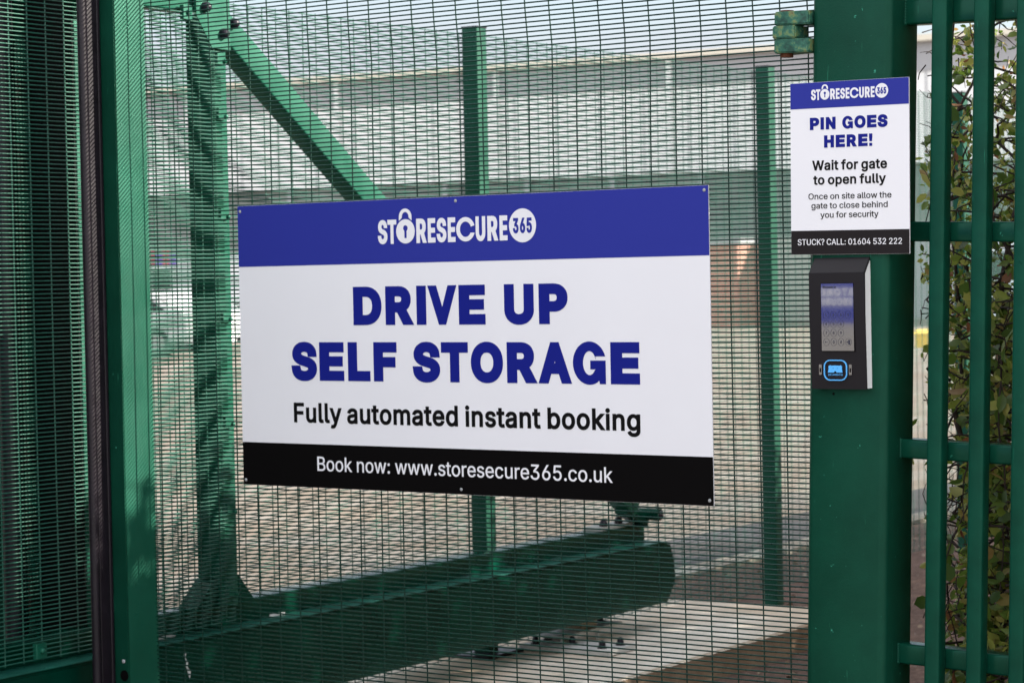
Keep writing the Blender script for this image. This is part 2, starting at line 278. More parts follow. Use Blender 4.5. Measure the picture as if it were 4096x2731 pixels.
# glyph outlines (advance, contours) in 1/1000 em
GLYPHS = {
 'heavy': {
  ' ': (188, []),
  '!': (200, [[28,180,142,180,158,400,158,561,12,561,12,400],[18,-52,152,-52,152,95,18,95]]),
  'A': (584, [[-58,-52,122,-52,172,90,307,90,359,-52,538,-52,312,561,164,561],[229,251,239,281,250,251]]),
  'C': (614, [[64,29,96,0,123,-20,156,-37,191,-50,226,-56,273,-59,316,-55,358,-44,378,-37,398,-27,415,-16,432,-4,451,10,469,30,492,64,505,86,520,129,538,212,368,212,354,157,346,144,338,132,321,118,306,112,294,108,277,105,263,105,250,106,224,114,212,120,201,128,190,139,180,153,172,168,166,184,160,204,156,229,155,256,156,279,160,301,165,323,172,343,180,357,188,368,201,380,212,388,226,396,236,400,251,402,268,404,286,402,300,400,321,390,335,379,344,368,354,352,367,296,537,296,520,380,512,404,504,424,494,444,476,470,453,496,434,512,415,526,398,536,378,546,336,560,314,564,291,567,262,568,230,566,190,558,156,546,126,530,94,507,64,479,42,448,24,417,8,379,-3,340,-10,299,-12,260,-10,209,-3,168,8,129,24,90,42,61]]),
  'D': (606, [[8,-52,225,-52,262,-50,304,-42,340,-32,377,-14,386,-8,408,6,434,30,460,62,479,94,495,131,506,172,512,212,514,249,512,298,506,338,495,379,480,414,461,448,435,479,409,502,380,523,342,542,305,552,267,559,231,561,8,561],[177,109,177,400,222,400,243,398,263,396,288,386,303,376,316,363,326,351,332,339,338,323,342,305,346,283,347,261,346,228,343,207,338,188,328,163,324,155,316,146,302,133,293,126,277,118,260,114,236,110]]),
  'E': (523, [[8,-52,427,-52,427,109,177,109,177,177,407,177,407,338,177,338,177,400,424,400,424,561,8,561]]),
  'F': (514, [[8,-52,177,-52,177,169,398,169,398,330,177,330,177,400,421,400,421,561,8,561]]),
  'G': (525, [[488,352,488,352,473,398,452,441,427,479,397,511,363,537,327,556,289,568,250,572,211,568,173,556,137,537,103,511,73,479,48,441,27,398,12,352,3,304,0,254,3,204,12,156,27,110,48,67,73,29,103,-3,137,-29,173,-48,211,-60,250,-64,289,-60,327,-48,363,-29,392,0,402,-52,492,-52,492,292,262,292,262,162,345,162,329,151,319,130,308,112,294,97,280,87,265,80,250,78,235,80,220,87,206,97,192,112,181,130,171,151,163,174,157,200,153,226,152,254,153,282,157,308,163,334,171,357,181,378,192,396,206,411,220,421,235,428,250,430,265,428,280,421,294,411,308,396,319,378,329,357,337,334,343,308,340,352]]),
  'H': (621, [[8,-52,177,-52,177,180,340,180,340,-52,509,-52,509,561,340,561,340,341,177,341,177,561,8,561]]),
  'I': (237, [[30,-52,207,-52,207,561,30,561]]),
  'L': (497, [[8,-52,413,-52,413,109,177,109,177,561,8,561]]),
  'N': (627, [[8,-52,177,-52,177,232,359,-52,515,-52,515,561,347,561,347,274,164,561,8,561]]),
  'O': (637, [[66,29,92,2,115,-14,126,-22,162,-39,191,-50,230,-57,262,-59,304,-57,344,-49,378,-37,411,-20,442,2,468,29,490,58,510,90,522,118,526,129,538,170,543,210,545,248,543,298,538,338,524,384,512,415,491,451,468,480,442,506,412,528,378,546,344,558,304,566,272,568,230,566,191,558,156,546,122,528,92,506,66,480,43,451,24,417,10,384,-3,340,-10,299,-12,260,-10,209,-3,168,8,129,12,118,24,90,38,66],[203,126,186,144,180,152,172,165,165,185,160,207,156,229,155,252,156,279,160,304,165,323,172,342,180,356,189,368,203,382,212,389,224,396,238,400,267,404,296,400,309,396,321,389,330,383,344,369,352,358,360,344,369,324,374,301,377,284,378,261,377,225,374,204,369,185,360,165,352,151,344,140,332,128,323,121,303,112,282,106,252,106,239,108,224,114,212,120]]),
  'P': (549, [[8,-52,177,-52,177,134,268,135,301,140,330,149,358,162,382,178,404,198,424,222,438,243,448,267,455,292,461,343,459,375,456,400,448,428,436,456,420,479,404,497,380,519,357,533,331,546,300,554,268,559,240,561,8,561],[177,294,177,400,235,400,254,398,273,392,283,384,287,377,292,363,292,335,287,318,281,309,269,300,246,294]]),
  'R': (553, [[8,-52,177,-52,177,146,216,145,322,-52,516,-52,384,188,401,200,422,223,436,246,446,267,456,300,460,325,461,358,460,379,456,407,448,435,436,458,422,482,402,504,381,521,358,535,330,546,302,555,269,559,241,561,8,561],[177,307,177,400,236,400,259,398,275,393,280,390,286,383,289,378,292,368,293,354,292,344,289,327,285,321,280,316,274,314,259,309,246,308]]),
  'S': (551, [[37,10,59,-10,81,-26,106,-38,134,-49,163,-56,192,-60,217,-61,257,-60,287,-56,317,-48,345,-36,370,-24,394,-6,414,14,430,37,444,59,453,84,459,112,460,144,456,180,450,203,440,225,419,254,390,280,361,298,332,312,277,330,229,342,189,356,175,364,168,371,167,375,168,383,174,391,187,400,204,405,215,406,225,407,240,406,264,400,275,392,280,387,284,378,293,326,458,326,450,407,444,432,434,456,418,481,404,498,383,517,361,532,337,546,309,556,284,562,232,568,198,566,171,562,141,556,116,546,92,532,70,517,52,502,32,478,18,453,8,428,1,399,0,378,2,339,11,307,28,277,51,250,75,231,103,214,135,200,171,188,230,172,275,158,289,148,292,145,294,140,291,129,286,121,280,116,266,108,258,105,235,102,222,101,203,103,178,110,171,114,162,123,158,132,146,189,-21,189,-10,106,-4,81,8,52,21,30]]),
  'T': (553, [[141,-52,309,-52,309,400,469,400,469,561,-20,561,-20,400,141,400]]),
  'U': (621, [[76,7,103,-14,127,-30,160,-44,192,-53,224,-59,251,-60,294,-59,326,-53,357,-44,388,-31,414,-14,438,4,460,28,478,54,492,82,502,110,508,142,509,166,509,561,341,561,340,166,338,153,331,137,324,128,314,118,301,112,288,107,262,104,246,104,232,106,220,110,204,118,196,124,192,130,181,148,178,158,176,175,176,561,8,561,8,168,10,143,16,110,26,80,40,53,56,28]]),
  'V': (584, [[168,-52,314,-52,537,561,358,560,241,224,121,561,-58,561]]),
 },
 'bold': {
  ' ': (188, []),
  'F': (456, [[37,-23,148,-23,148,198,369,198,369,301,148,301,148,429,392,429,392,532,37,532]]),
  'W': (732, [[138,-23,248,-22,343,328,437,-22,547,-23,700,532,585,532,492,168,484,202,398,532,288,532,193,168,185,204,100,532,-14,532]]),
  'a': (435, [[39,17,67,-8,85,-16,104,-24,139,-31,155,-32,179,-31,209,-26,235,-16,254,-4,254,-23,360,-23,360,257,359,275,351,314,342,333,334,346,311,371,287,387,257,398,242,402,197,407,176,407,160,405,127,398,109,392,92,384,63,363,50,350,40,337,26,317,10,278,10,276,11,276,110,248,134,284,137,286,159,301,164,304,175,306,198,308,216,306,221,305,230,302,239,295,247,286,249,281,252,260,249,254,230,250,175,243,122,234,91,224,80,220,55,207,32,186,22,170,12,144,8,126,7,103,8,84,12,67,18,49],[123,82,119,88,115,97,116,116,120,123,135,134,142,138,179,146,216,150,264,159,253,154,252,130,248,112,244,106,240,98,228,87,218,80,208,74,196,71,182,68,169,68,145,71,132,76]]),
  'b': (470, [[30,-23,135,-23,135,2,149,-9,163,-18,175,-22,192,-28,210,-30,225,-31,255,-30,280,-24,303,-16,330,0,345,12,364,30,379,52,392,75,402,102,408,130,412,157,413,182,412,211,412,221,408,248,402,276,392,302,379,325,362,347,346,364,326,380,303,392,280,400,255,406,209,407,177,400,159,393,137,378,137,532,30,532],[168,90,158,100,147,122,142,140,136,169,136,210,142,239,146,254,158,277,175,294,186,300,205,306,217,307,232,306,246,303,257,298,266,293,282,276,294,254,299,239,302,223,305,185,302,155,294,125,288,111,276,94,256,78,246,73,223,70,209,70,195,73,185,77]]),
  'd': (470, [[77,13,98,-3,121,-16,145,-24,168,-30,200,-31,233,-28,250,-22,264,-16,276,-9,290,2,290,-23,395,-23,395,532,288,532,288,377,276,386,265,393,247,400,216,407,190,407,167,406,145,400,122,392,99,380,79,364,61,347,46,325,32,299,24,276,16,251,12,221,11,196,12,157,16,127,24,102,34,75,46,52,60,32],[155,88,144,100,135,113,125,139,122,155,119,185,120,210,122,223,129,252,136,267,148,283,159,293,170,300,189,306,201,307,216,306,239,300,257,288,273,267,280,252,286,225,289,193,288,168,286,154,284,140,278,123,272,109,262,96,249,83,240,78,229,73,208,70,193,70,179,73,169,77]]),
  'e': (450, [[64,31,83,12,104,-3,129,-16,155,-24,182,-30,217,-31,255,-28,289,-18,306,-11,324,0,340,12,352,23,364,38,373,51,382,68,395,106,394,108,293,132,282,108,274,95,262,82,257,79,245,74,230,70,214,69,196,70,185,72,162,82,142,98,138,104,130,116,126,128,122,146,394,146,394,200,391,246,386,269,378,291,370,311,361,327,348,344,335,358,307,380,275,396,257,402,239,405,224,407,199,407,177,406,167,404,151,400,126,392,102,378,82,364,64,345,48,324,34,299,24,276,16,248,12,218,12,208,11,180,12,156,18,126,24,99,34,76,48,52],[124,244,129,259,135,269,141,277,156,292,167,299,178,304,202,307,217,306,231,304,249,296,265,280,271,271,277,260,282,246,281,244]]),
  'f': (300, [[58,-23,165,-23,165,304,251,304,251,402,165,402,165,429,167,436,170,443,174,446,186,450,196,451,210,450,241,439,242,439,270,532,271,537,226,550,191,553,171,552,158,550,142,546,126,540,112,533,98,522,86,511,78,501,68,483,62,467,59,450,58,402,-17,402,-17,304,58,304]]),
  'g': (471, [[56,-117,75,-134,93,-147,125,-162,165,-171,202,-174,224,-174,257,-170,300,-158,320,-147,337,-136,355,-120,370,-102,382,-82,390,-60,394,-35,394,-26,395,402,290,402,290,376,277,386,265,393,251,400,234,404,216,407,169,406,146,400,122,392,99,380,79,364,62,347,46,326,34,302,24,280,16,252,12,223,11,198,12,160,16,130,24,103,34,81,47,59,62,38,82,20,101,7,118,-2,146,-12,170,-17,215,-18,247,-12,275,1,288,11,287,-25,284,-36,278,-47,266,-58,257,-64,243,-70,228,-73,192,-74,175,-71,162,-66,145,-56,136,-48,106,-12,20,-60,44,-103],[152,100,142,110,136,119,131,130,124,146,122,159,120,172,119,197,122,225,125,240,134,264,144,278,155,290,166,298,177,302,193,306,208,307,220,306,239,300,250,294,257,288,267,277,279,255,286,227,289,212,289,173,286,158,279,130,267,109,257,99,244,90,231,85,208,82,193,82,178,85,166,90]]),
  'i': (213, [[30,-23,137,-23,137,402,30,402],[30,447,47,430,58,424,72,421,81,420,95,421,106,424,119,429,130,438,138,448,149,470,149,496,144,508,139,518,129,530,120,536,108,543,98,546,87,547,72,546,59,543,48,537,30,520,22,507,20,497,18,486,19,472,22,459]]),
  'k': (427, [[30,-23,137,-23,137,131,151,144,283,-23,420,-23,232,215,414,402,274,402,137,262,137,532,30,532]]),
  'l': (235, [[56,5,73,-10,78,-12,93,-19,116,-24,134,-25,165,-24,208,-15,188,78,187,79,145,75,139,76,138,81,137,532,30,532,30,79,31,62,36,39,45,21]]),
  'm': (656, [[30,-23,137,-23,137,251,142,270,150,284,159,294,168,300,177,304,189,307,210,306,222,304,230,300,244,287,248,279,250,270,251,-23,358,-23,358,249,359,258,364,277,372,288,384,299,400,306,407,307,428,306,441,304,450,300,458,296,464,288,468,281,472,269,473,255,473,-23,580,-23,580,261,579,279,576,302,570,322,561,340,551,355,538,371,523,383,509,392,492,400,474,406,456,408,441,409,419,408,404,406,385,402,356,389,332,370,319,358,302,378,285,392,266,402,243,408,204,409,189,406,163,398,149,390,135,380,135,402,30,402]]),
  'n': (456, [[30,-23,137,-23,137,241,138,246,142,263,146,272,161,290,180,300,191,304,208,306,226,305,236,302,248,295,258,287,264,279,268,267,272,254,273,239,273,-23,380,-23,380,246,379,267,376,288,370,313,361,333,346,355,338,365,322,379,307,389,288,398,249,406,232,407,204,406,181,402,157,392,135,378,135,402,30,402]]),
  'o': (461, [[64,31,83,12,105,-4,128,-16,150,-24,179,-30,201,-31,236,-30,265,-24,287,-16,311,-4,332,12,350,31,366,51,379,73,390,99,399,130,403,156,404,180,403,219,399,246,390,277,380,300,367,324,350,345,332,364,312,379,287,392,262,400,236,406,201,407,176,406,153,400,128,392,105,380,83,364,64,345,49,325,34,300,24,274,17,246,13,219,11,183,13,156,17,130,24,99,34,76,48,52],[155,88,144,100,134,116,128,130,122,155,119,183,120,207,122,220,130,250,135,263,150,283,159,292,171,300,191,306,203,307,224,306,244,300,264,286,273,274,280,264,284,254,290,234,295,207,296,183,294,155,285,124,278,110,266,93,247,78,235,73,208,69,187,72,180,73,168,78]]),
  'p': (470, [[30,-166,137,-166,137,0,150,-10,164,-18,175,-22,195,-28,210,-30,235,-31,255,-30,280,-24,306,-15,326,-3,345,12,364,30,379,52,392,75,402,102,408,130,412,157,413,182,412,221,408,248,402,276,390,305,379,325,362,347,346,364,326,380,303,392,280,400,255,406,209,407,177,400,162,394,148,386,135,376,135,402,30,402],[168,90,158,100,147,122,142,140,136,169,136,210,142,239,146,254,158,277,175,294,186,300,205,306,217,307,232,306,246,303,257,298,266,293,282,276,294,254,299,239,302,223,305,185,302,155,294,125,288,111,276,94,256,78,246,73,223,70,209,70,195,73,185,77]]),
  'r': (305, [[30,-23,137,-23,137,248,139,256,146,273,149,277,160,288,169,294,187,300,209,303,230,301,266,295,266,407,226,407,217,408,192,407,157,396,140,387,135,383,135,402,30,402]]),
  's': (411, [[55,11,71,-1,86,-10,103,-18,122,-24,142,-28,177,-31,198,-30,226,-28,248,-22,269,-16,303,5,319,19,331,34,342,51,353,86,354,102,353,129,346,151,336,171,323,187,305,202,284,216,263,224,244,229,163,249,146,256,140,260,134,265,132,271,132,279,134,286,136,291,145,298,153,304,162,307,184,310,201,308,213,306,222,302,227,299,239,285,244,278,254,250,355,274,336,325,326,341,316,355,306,366,292,377,279,386,245,400,209,407,164,407,125,400,88,383,74,373,59,360,48,348,37,331,28,311,25,293,24,278,25,251,30,231,34,224,41,210,54,193,75,176,92,166,116,156,143,148,206,133,228,126,237,120,242,115,244,112,245,104,244,97,238,87,232,82,223,76,198,69,178,68,156,71,145,75,134,82,124,92,120,101,109,134,8,112,18,72,24,54,34,37]]),
  't': (273, [[75,5,98,-12,116,-20,141,-26,162,-27,196,-26,240,-15,220,80,184,74,169,73,154,76,150,85,149,96,149,304,227,304,227,402,149,402,149,494,42,494,42,402,-17,402,-17,304,42,304,42,89,44,67,50,43,58,27,60,22]]),
  'u': (456, [[72,15,88,1,107,-11,121,-18,140,-24,161,-27,177,-28,206,-27,228,-22,252,-13,269,-3,275,2,275,-23,380,-23,380,402,273,402,273,150,270,127,268,118,259,102,245,87,236,81,221,76,202,73,185,74,174,77,162,84,154,91,147,100,140,113,138,125,137,140,137,402,30,402,30,133,31,113,34,92,40,70,48,50,59,31]]),
  'y': (435, [[18,-156,62,-166,87,-168,107,-168,123,-166,148,-158,172,-143,195,-122,202,-112,218,-85,226,-67,404,402,288,401,203,165,195,140,100,401,-16,402,138,-1,130,-28,120,-50,116,-55,107,-64,101,-66,44,-61]]),
 },
 'plain': {
  ' ': (188, []),
  '#': (450, [[58,-5,120,-5,142,135,259,135,236,-5,298,-5,321,135,396,135,406,197,331,197,350,311,425,311,426,317,435,373,360,373,383,514,322,514,298,373,181,373,204,514,143,514,120,373,44,373,34,311,110,311,91,197,15,197,4,136,81,135],[152,197,171,311,288,311,269,197]]),
  '.': (198, [[59,6,67,-1,85,-9,105,-9,124,-1,131,5,138,13,143,23,146,39,143,60,138,69,132,76,124,83,114,88,105,91,97,92,85,91,79,89,67,83,60,77,52,68,48,60,45,51,45,31,53,13]]),
  '0': (463, [[107,38,127,20,148,7,171,-4,181,-6,198,-10,230,-12,255,-10,280,-4,305,7,325,19,346,38,364,60,378,86,388,110,398,145,405,177,410,224,410,264,409,296,405,331,398,367,388,399,375,427,362,450,346,470,326,488,305,502,282,512,251,520,230,521,203,520,173,513,148,502,127,488,108,470,91,450,78,427,64,396,56,367,51,346,48,328,44,296,43,264,44,224,48,180,56,141,64,110,74,86,91,59],[168,76,156,89,144,106,136,124,128,144,122,170,115,221,114,247,115,287,122,339,128,363,136,385,144,402,154,418,168,433,180,442,194,448,207,452,225,455,242,454,259,448,273,442,285,433,300,418,318,385,323,371,332,339,336,311,338,277,339,247,338,221,332,170,326,146,318,124,309,106,300,91,285,76,273,67,259,60,245,56,231,55,214,56,194,60,180,67]]),
  '1': (463, [[71,-5,396,-5,396,60,281,60,281,514,196,514,81,429,82,348,207,440,207,60,71,60]]),
  '2': (463, [[59,-5,394,-5,394,62,162,62,292,199,326,238,340,256,362,288,371,305,377,320,384,346,386,377,384,401,381,412,375,429,366,446,354,464,326,490,305,503,289,510,269,516,228,521,184,516,162,510,139,500,124,491,108,477,94,462,83,447,72,425,66,406,62,386,61,357,131,357,134,388,138,400,149,421,165,437,186,448,198,452,208,454,233,454,260,450,270,445,289,433,304,416,312,395,315,374,315,359,310,339,306,329,295,308,278,284,230,231,60,50]]),
  '3': (463, [[78,40,95,26,111,15,151,-3,172,-8,193,-11,212,-12,245,-11,267,-7,288,-2,313,8,330,19,347,32,362,47,374,63,385,83,392,102,397,122,398,140,397,167,392,187,386,206,376,224,363,242,347,257,329,270,312,280,286,290,266,293,233,295,377,459,377,514,65,514,65,447,280,447,152,301,152,243,224,242,258,236,275,228,285,222,294,215,304,205,312,193,318,182,321,172,324,148,323,130,316,106,311,96,300,83,284,71,260,60,246,58,222,55,200,56,168,63,157,68,138,81,130,90,120,109,116,121,113,137,39,137,41,110,48,87,65,55]]),
  '4': (463, [[35,100,277,100,277,-5,348,-5,348,100,418,100,418,168,348,168,348,323,277,323,277,168,116,168,319,514,244,513,35,160]]),
  '5': (463, [[90,42,105,28,121,16,140,6,158,-2,197,-11,224,-12,247,-10,269,-6,290,1,312,11,330,23,346,37,361,54,374,75,384,95,395,138,396,167,394,197,388,220,380,242,369,262,359,276,349,288,337,300,324,310,312,318,295,326,280,331,249,338,226,339,189,334,157,322,140,311,156,447,371,447,371,514,92,514,62,249,130,241,148,254,158,260,192,270,215,272,229,272,246,268,260,264,272,258,289,244,302,230,310,218,316,206,320,191,322,179,323,158,322,145,316,119,310,107,302,94,284,75,273,68,262,62,250,58,232,56,207,55,198,56,176,64,166,70,148,85,136,101,132,110,126,135,55,135,57,110,62,90,69,73]]),
  '6': (463, [[105,37,126,19,141,10,161,0,181,-6,201,-10,223,-12,251,-11,272,-7,292,0,313,10,323,17,347,36,360,52,372,70,376,79,382,91,389,111,393,132,394,151,393,182,389,202,382,224,374,243,363,260,335,288,319,299,299,308,283,313,259,318,223,319,204,315,190,310,331,514,249,514,128,336,98,289,84,261,68,220,62,198,59,166,60,136,64,114,70,94,78,76,92,53],[160,79,149,93,136,116,132,130,130,147,130,162,132,186,136,199,142,211,149,222,160,235,177,248,188,254,198,257,211,259,229,260,254,257,268,252,287,240,297,230,303,222,310,210,316,199,322,173,322,142,320,130,316,116,310,104,296,84,283,72,264,60,241,54,229,53,212,54,189,60,167,73]]),
  '7': (463, [[89,-5,168,-4,396,448,396,514,57,514,57,447,317,447]]),
  '8': (463, [[82,44,98,29,114,17,136,6,155,-2,199,-11,220,-12,253,-11,297,-2,317,6,338,17,355,29,370,44,382,59,394,78,400,97,404,114,406,133,405,152,398,184,384,211,376,223,365,236,354,245,341,254,327,262,314,266,322,270,335,277,350,289,363,305,374,324,382,343,385,360,387,378,386,397,382,418,376,434,366,452,354,467,340,481,326,492,305,504,289,511,270,516,229,521,189,517,163,511,142,502,127,493,111,481,97,467,86,453,76,434,70,418,65,382,67,359,72,339,79,321,89,305,101,290,117,277,134,268,139,266,124,261,111,254,98,245,86,234,66,209,54,184,51,171,48,153,47,130,48,114,52,97,60,75,70,59],[143,82,133,94,128,104,124,115,120,136,121,152,127,174,134,186,152,206,168,217,184,224,198,228,210,229,230,230,258,226,279,220,292,212,312,194,323,178,328,163,332,148,332,130,328,113,324,104,319,94,315,89,302,76,283,64,270,60,248,56,230,54,209,55,182,60,169,64,159,70],[164,316,154,325,144,343,139,362,138,379,140,397,144,410,154,425,170,440,190,450,202,452,223,455,250,452,262,450,282,440,294,430,304,417,308,408,314,385,314,373,312,353,303,333,292,320,281,310,271,304,250,296,240,295,212,295,201,297,181,304,171,310]]),
  '9': (463, [[121,-5,203,-5,339,195,370,250,378,269,385,289,390,308,393,326,394,342,393,373,389,394,382,415,374,432,358,458,347,471,331,486,313,498,304,502,292,508,272,515,251,519,229,521,201,519,181,515,162,510,142,500,122,487,92,457,80,437,70,418,65,402,60,377,59,358,60,327,63,306,69,286,79,266,90,249,102,234,118,221,134,210,151,202,174,194,193,191,230,190,239,191,260,198],[168,268,150,286,143,296,138,310,131,336,130,355,132,372,138,393,148,414,154,422,168,436,173,440,188,448,201,452,223,455,242,454,256,451,276,442,285,436,303,416,316,392,320,379,322,367,322,335,316,311,310,298,296,278,276,261,265,256,245,250,229,248,207,250,188,256,177,261]]),
  ':': (198, [[59,6,67,-1,85,-9,105,-9,124,-1,131,5,138,13,143,23,146,39,143,60,138,69,132,76,124,83,114,88,105,91,97,92,85,91,79,89,67,83,60,77,52,68,48,60,45,51,45,31,53,13],[59,281,67,274,77,269,93,266,114,269,124,274,131,280,138,288,143,298,146,314,143,335,138,345,132,352,114,364,97,367,85,366,77,364,60,353,53,345,45,326,45,306,53,288]]),
  '?': (368, [[127,6,135,-1,154,-9,174,-9,192,-1,199,5,206,13,211,23,214,39,213,51,211,59,206,69,200,76,192,83,174,91,154,91,135,83,128,77,116,59,113,43,114,31,116,23],[127,147,199,147,200,186,202,196,207,211,211,218,224,232,273,268,288,281,300,294,309,306,320,327,328,361,329,387,328,405,319,436,309,456,300,468,287,482,272,494,259,502,239,511,214,517,191,520,173,521,156,520,139,516,120,512,103,504,84,494,56,470,44,454,37,441,28,419,24,400,22,373,96,373,98,392,100,402,105,415,115,430,131,444,139,448,149,452,166,456,180,457,195,455,209,452,223,445,232,438,240,430,246,422,254,407,257,386,256,370,254,359,243,337,225,316,165,273,149,255,140,239,132,219,129,202,127,164]]),
  'A': (490, [[9,-5,89,-4,139,137,341,137,391,-4,470,-5,279,514,197,513],[162,204,198,307,239,438,258,374,275,322,316,204]]),
  'B': (466, [[55,-5,254,-5,277,-4,302,-1,327,6,344,12,365,24,380,35,394,49,404,64,414,83,422,113,422,122,423,141,422,157,419,174,414,190,406,207,398,219,389,230,377,241,355,256,342,262,328,266,350,276,368,289,377,298,391,317,397,330,400,346,403,370,402,394,398,413,392,429,384,447,375,459,362,473,348,485,332,495,311,504,268,513,247,514,55,514],[130,62,130,226,252,226,281,222,291,220,303,214,322,201,331,191,344,171,350,149,349,120,345,108,336,94,326,83,314,75,294,68,272,63,251,62],[130,290,130,447,242,447,264,445,281,442,297,434,309,426,319,414,326,401,330,385,331,369,328,350,324,339,319,329,314,322,296,306,275,296,248,290]]),
  'C': (520, [[100,60,123,38,133,30,147,21,176,6,204,-4,234,-10,272,-12,309,-8,341,0,358,6,390,23,417,43,432,59,441,71,453,89,462,106,474,141,479,165,404,165,396,138,385,117,368,96,345,78,325,68,302,62,281,58,245,59,225,64,205,70,187,80,171,92,156,107,141,126,126,154,120,170,114,194,110,222,108,257,110,286,114,312,120,338,131,365,141,382,152,398,171,416,187,428,202,437,223,445,244,449,270,451,302,448,325,440,345,431,363,417,372,408,385,392,396,371,404,343,479,343,474,368,468,388,452,421,438,441,420,463,393,484,377,494,358,503,326,514,309,518,272,521,234,519,199,512,176,503,147,488,123,470,102,450,82,424,67,398,62,386,52,365,44,334,37,295,35,249,37,213,43,178,52,143,66,111,81,86]]),
  'E': (429, [[55,-5,380,-5,380,62,130,62,130,224,360,224,360,291,130,291,130,447,377,447,377,514,55,514]]),
  'K': (477, [[55,-5,130,-5,130,165,198,236,369,-5,458,-5,249,288,459,514,362,514,170,306,130,258,130,514,55,514]]),
  'L': (403, [[55,-5,366,-5,366,62,130,62,130,514,55,514]]),
  'O': (543, [[101,60,123,38,133,30,150,19,178,5,204,-4,234,-10,263,-12,295,-10,335,-2,358,6,387,21,411,38,433,60,452,85,468,111,482,143,492,181,496,213,498,249,496,295,492,327,482,365,470,393,453,423,433,448,411,470,387,488,358,503,335,512,300,519,263,521,234,519,204,513,176,503,147,488,123,470,101,448,82,424,64,393,52,365,43,330,36,288,35,259,36,220,43,178,52,143,66,111,82,85],[172,92,152,112,141,126,131,143,120,170,114,196,110,222,108,251,110,286,114,314,120,338,128,360,141,382,154,399,176,421,187,429,205,438,225,446,244,449,265,451,286,450,300,447,310,445,328,438,346,429,362,418,380,399,392,383,402,366,414,339,420,314,424,287,425,262,424,231,420,194,414,170,405,149,392,126,380,110,362,92,346,80,328,70,306,63,283,58,262,58,245,59,225,64,205,70,187,80]]),
  'R': (459, [[55,-5,130,-5,130,193,243,194,350,-4,436,-5,321,206,322,208,337,214,354,224,370,236,384,252,394,268,404,289,410,308,414,336,414,357,413,376,410,396,404,416,385,452,371,468,354,482,337,492,316,502,291,509,260,512,239,514,55,514],[130,260,130,447,237,447,266,444,295,436,306,429,317,420,329,404,334,391,339,368,340,349,338,326,334,314,329,301,323,293,314,283,306,277,296,272,282,266,266,262,238,260]]),
  'S': (457, [[72,42,88,27,105,15,128,4,148,-4,195,-13,217,-14,254,-13,279,-9,303,-3,322,5,346,17,363,30,378,45,390,61,400,77,408,98,412,117,413,134,412,157,410,172,405,189,399,201,383,223,361,243,339,256,313,269,269,283,214,298,171,312,161,317,144,328,128,345,124,354,121,363,120,378,123,397,127,406,133,415,143,427,149,432,169,444,196,452,221,454,244,452,265,448,283,443,299,433,313,422,322,409,330,394,333,373,406,373,404,398,398,418,391,436,381,452,369,466,354,480,335,494,313,504,273,516,224,521,176,516,155,510,138,504,114,491,99,480,83,466,71,451,62,435,53,414,48,394,47,369,49,347,56,322,67,304,82,286,102,270,124,256,151,244,184,234,243,218,294,200,304,195,320,184,332,170,340,153,341,142,340,126,331,103,319,87,308,78,296,70,270,60,242,55,221,54,196,56,182,60,159,67,145,75,126,92,120,101,114,112,108,142,33,142,36,114,42,93,48,77,59,58]]),
  'T': (459, [[188,-5,262,-5,262,447,422,447,422,514,27,514,27,447,188,447]]),
  'U': (527, [[110,40,130,24,146,14,176,0,202,-7,228,-12,252,-13,281,-12,290,-12,318,-6,343,0,362,9,392,28,406,39,423,57,437,77,447,97,456,123,461,147,462,167,462,514,388,514,388,174,386,151,380,130,373,116,364,101,351,88,332,74,313,66,300,62,280,58,264,57,238,58,222,60,205,66,188,73,176,81,162,93,152,105,138,130,132,151,129,174,129,514,55,514,55,170,57,146,61,123,69,100,80,79,94,57]]),
  'W': (696, [[151,-5,234,-5,322,318,340,391,343,409,346,390,364,318,451,-5,534,-5,676,514,599,514,510,164,492,88,466,203,384,514,302,514,217,190,206,144,193,88,166,207,86,514,10,514]]),
  'X': (484, [[9,-5,94,-5,185,124,228,190,237,208,263,163,289,124,379,-5,466,-5,282,263,455,514,371,514,295,405,267,363,246,330,238,313,209,363,107,514,20,514,194,260]]),
  'a': (399, [[53,29,77,8,93,0,107,-6,140,-13,156,-14,172,-14,191,-11,204,-8,219,-3,230,2,239,8,255,21,272,44,272,-5,342,-5,342,256,341,274,334,307,324,327,319,336,299,357,278,371,252,381,240,384,196,389,177,389,162,387,135,381,115,374,101,368,76,350,63,338,54,327,44,311,34,288,100,268,103,269,122,298,153,318,171,324,193,326,217,324,227,322,240,316,251,308,263,294,268,282,271,256,261,239,234,232,176,225,126,216,90,205,64,191,46,174,36,159,29,139,26,124,25,104,26,86,35,57],[111,69,106,75,98,89,97,95,98,112,100,122,102,130,109,138,120,146,136,154,175,163,202,166,237,172,260,177,271,182,270,129,264,106,254,87,236,70,214,58,188,51,174,50,152,52,141,54,124,60]]),
  'b': (434, [[48,-5,117,-5,117,52,134,28,150,13,168,0,184,-6,197,-10,211,-12,225,-13,246,-12,253,-12,275,-7,295,0,315,11,333,25,350,42,363,61,375,83,384,107,390,132,394,158,395,182,394,220,390,246,384,273,376,293,364,314,359,322,349,335,333,351,316,365,295,376,271,384,253,388,211,389,182,383,171,378,159,372,149,364,133,349,119,330,119,514,48,514],[156,76,144,90,130,117,124,134,118,168,118,211,124,245,130,261,136,275,144,289,163,308,177,316,190,320,208,324,232,324,251,320,267,314,278,306,296,288,305,273,312,259,316,243,320,224,323,185,320,151,312,119,304,101,297,91,290,82,266,62,251,56,238,53,224,52,203,53,190,56,175,62]]),
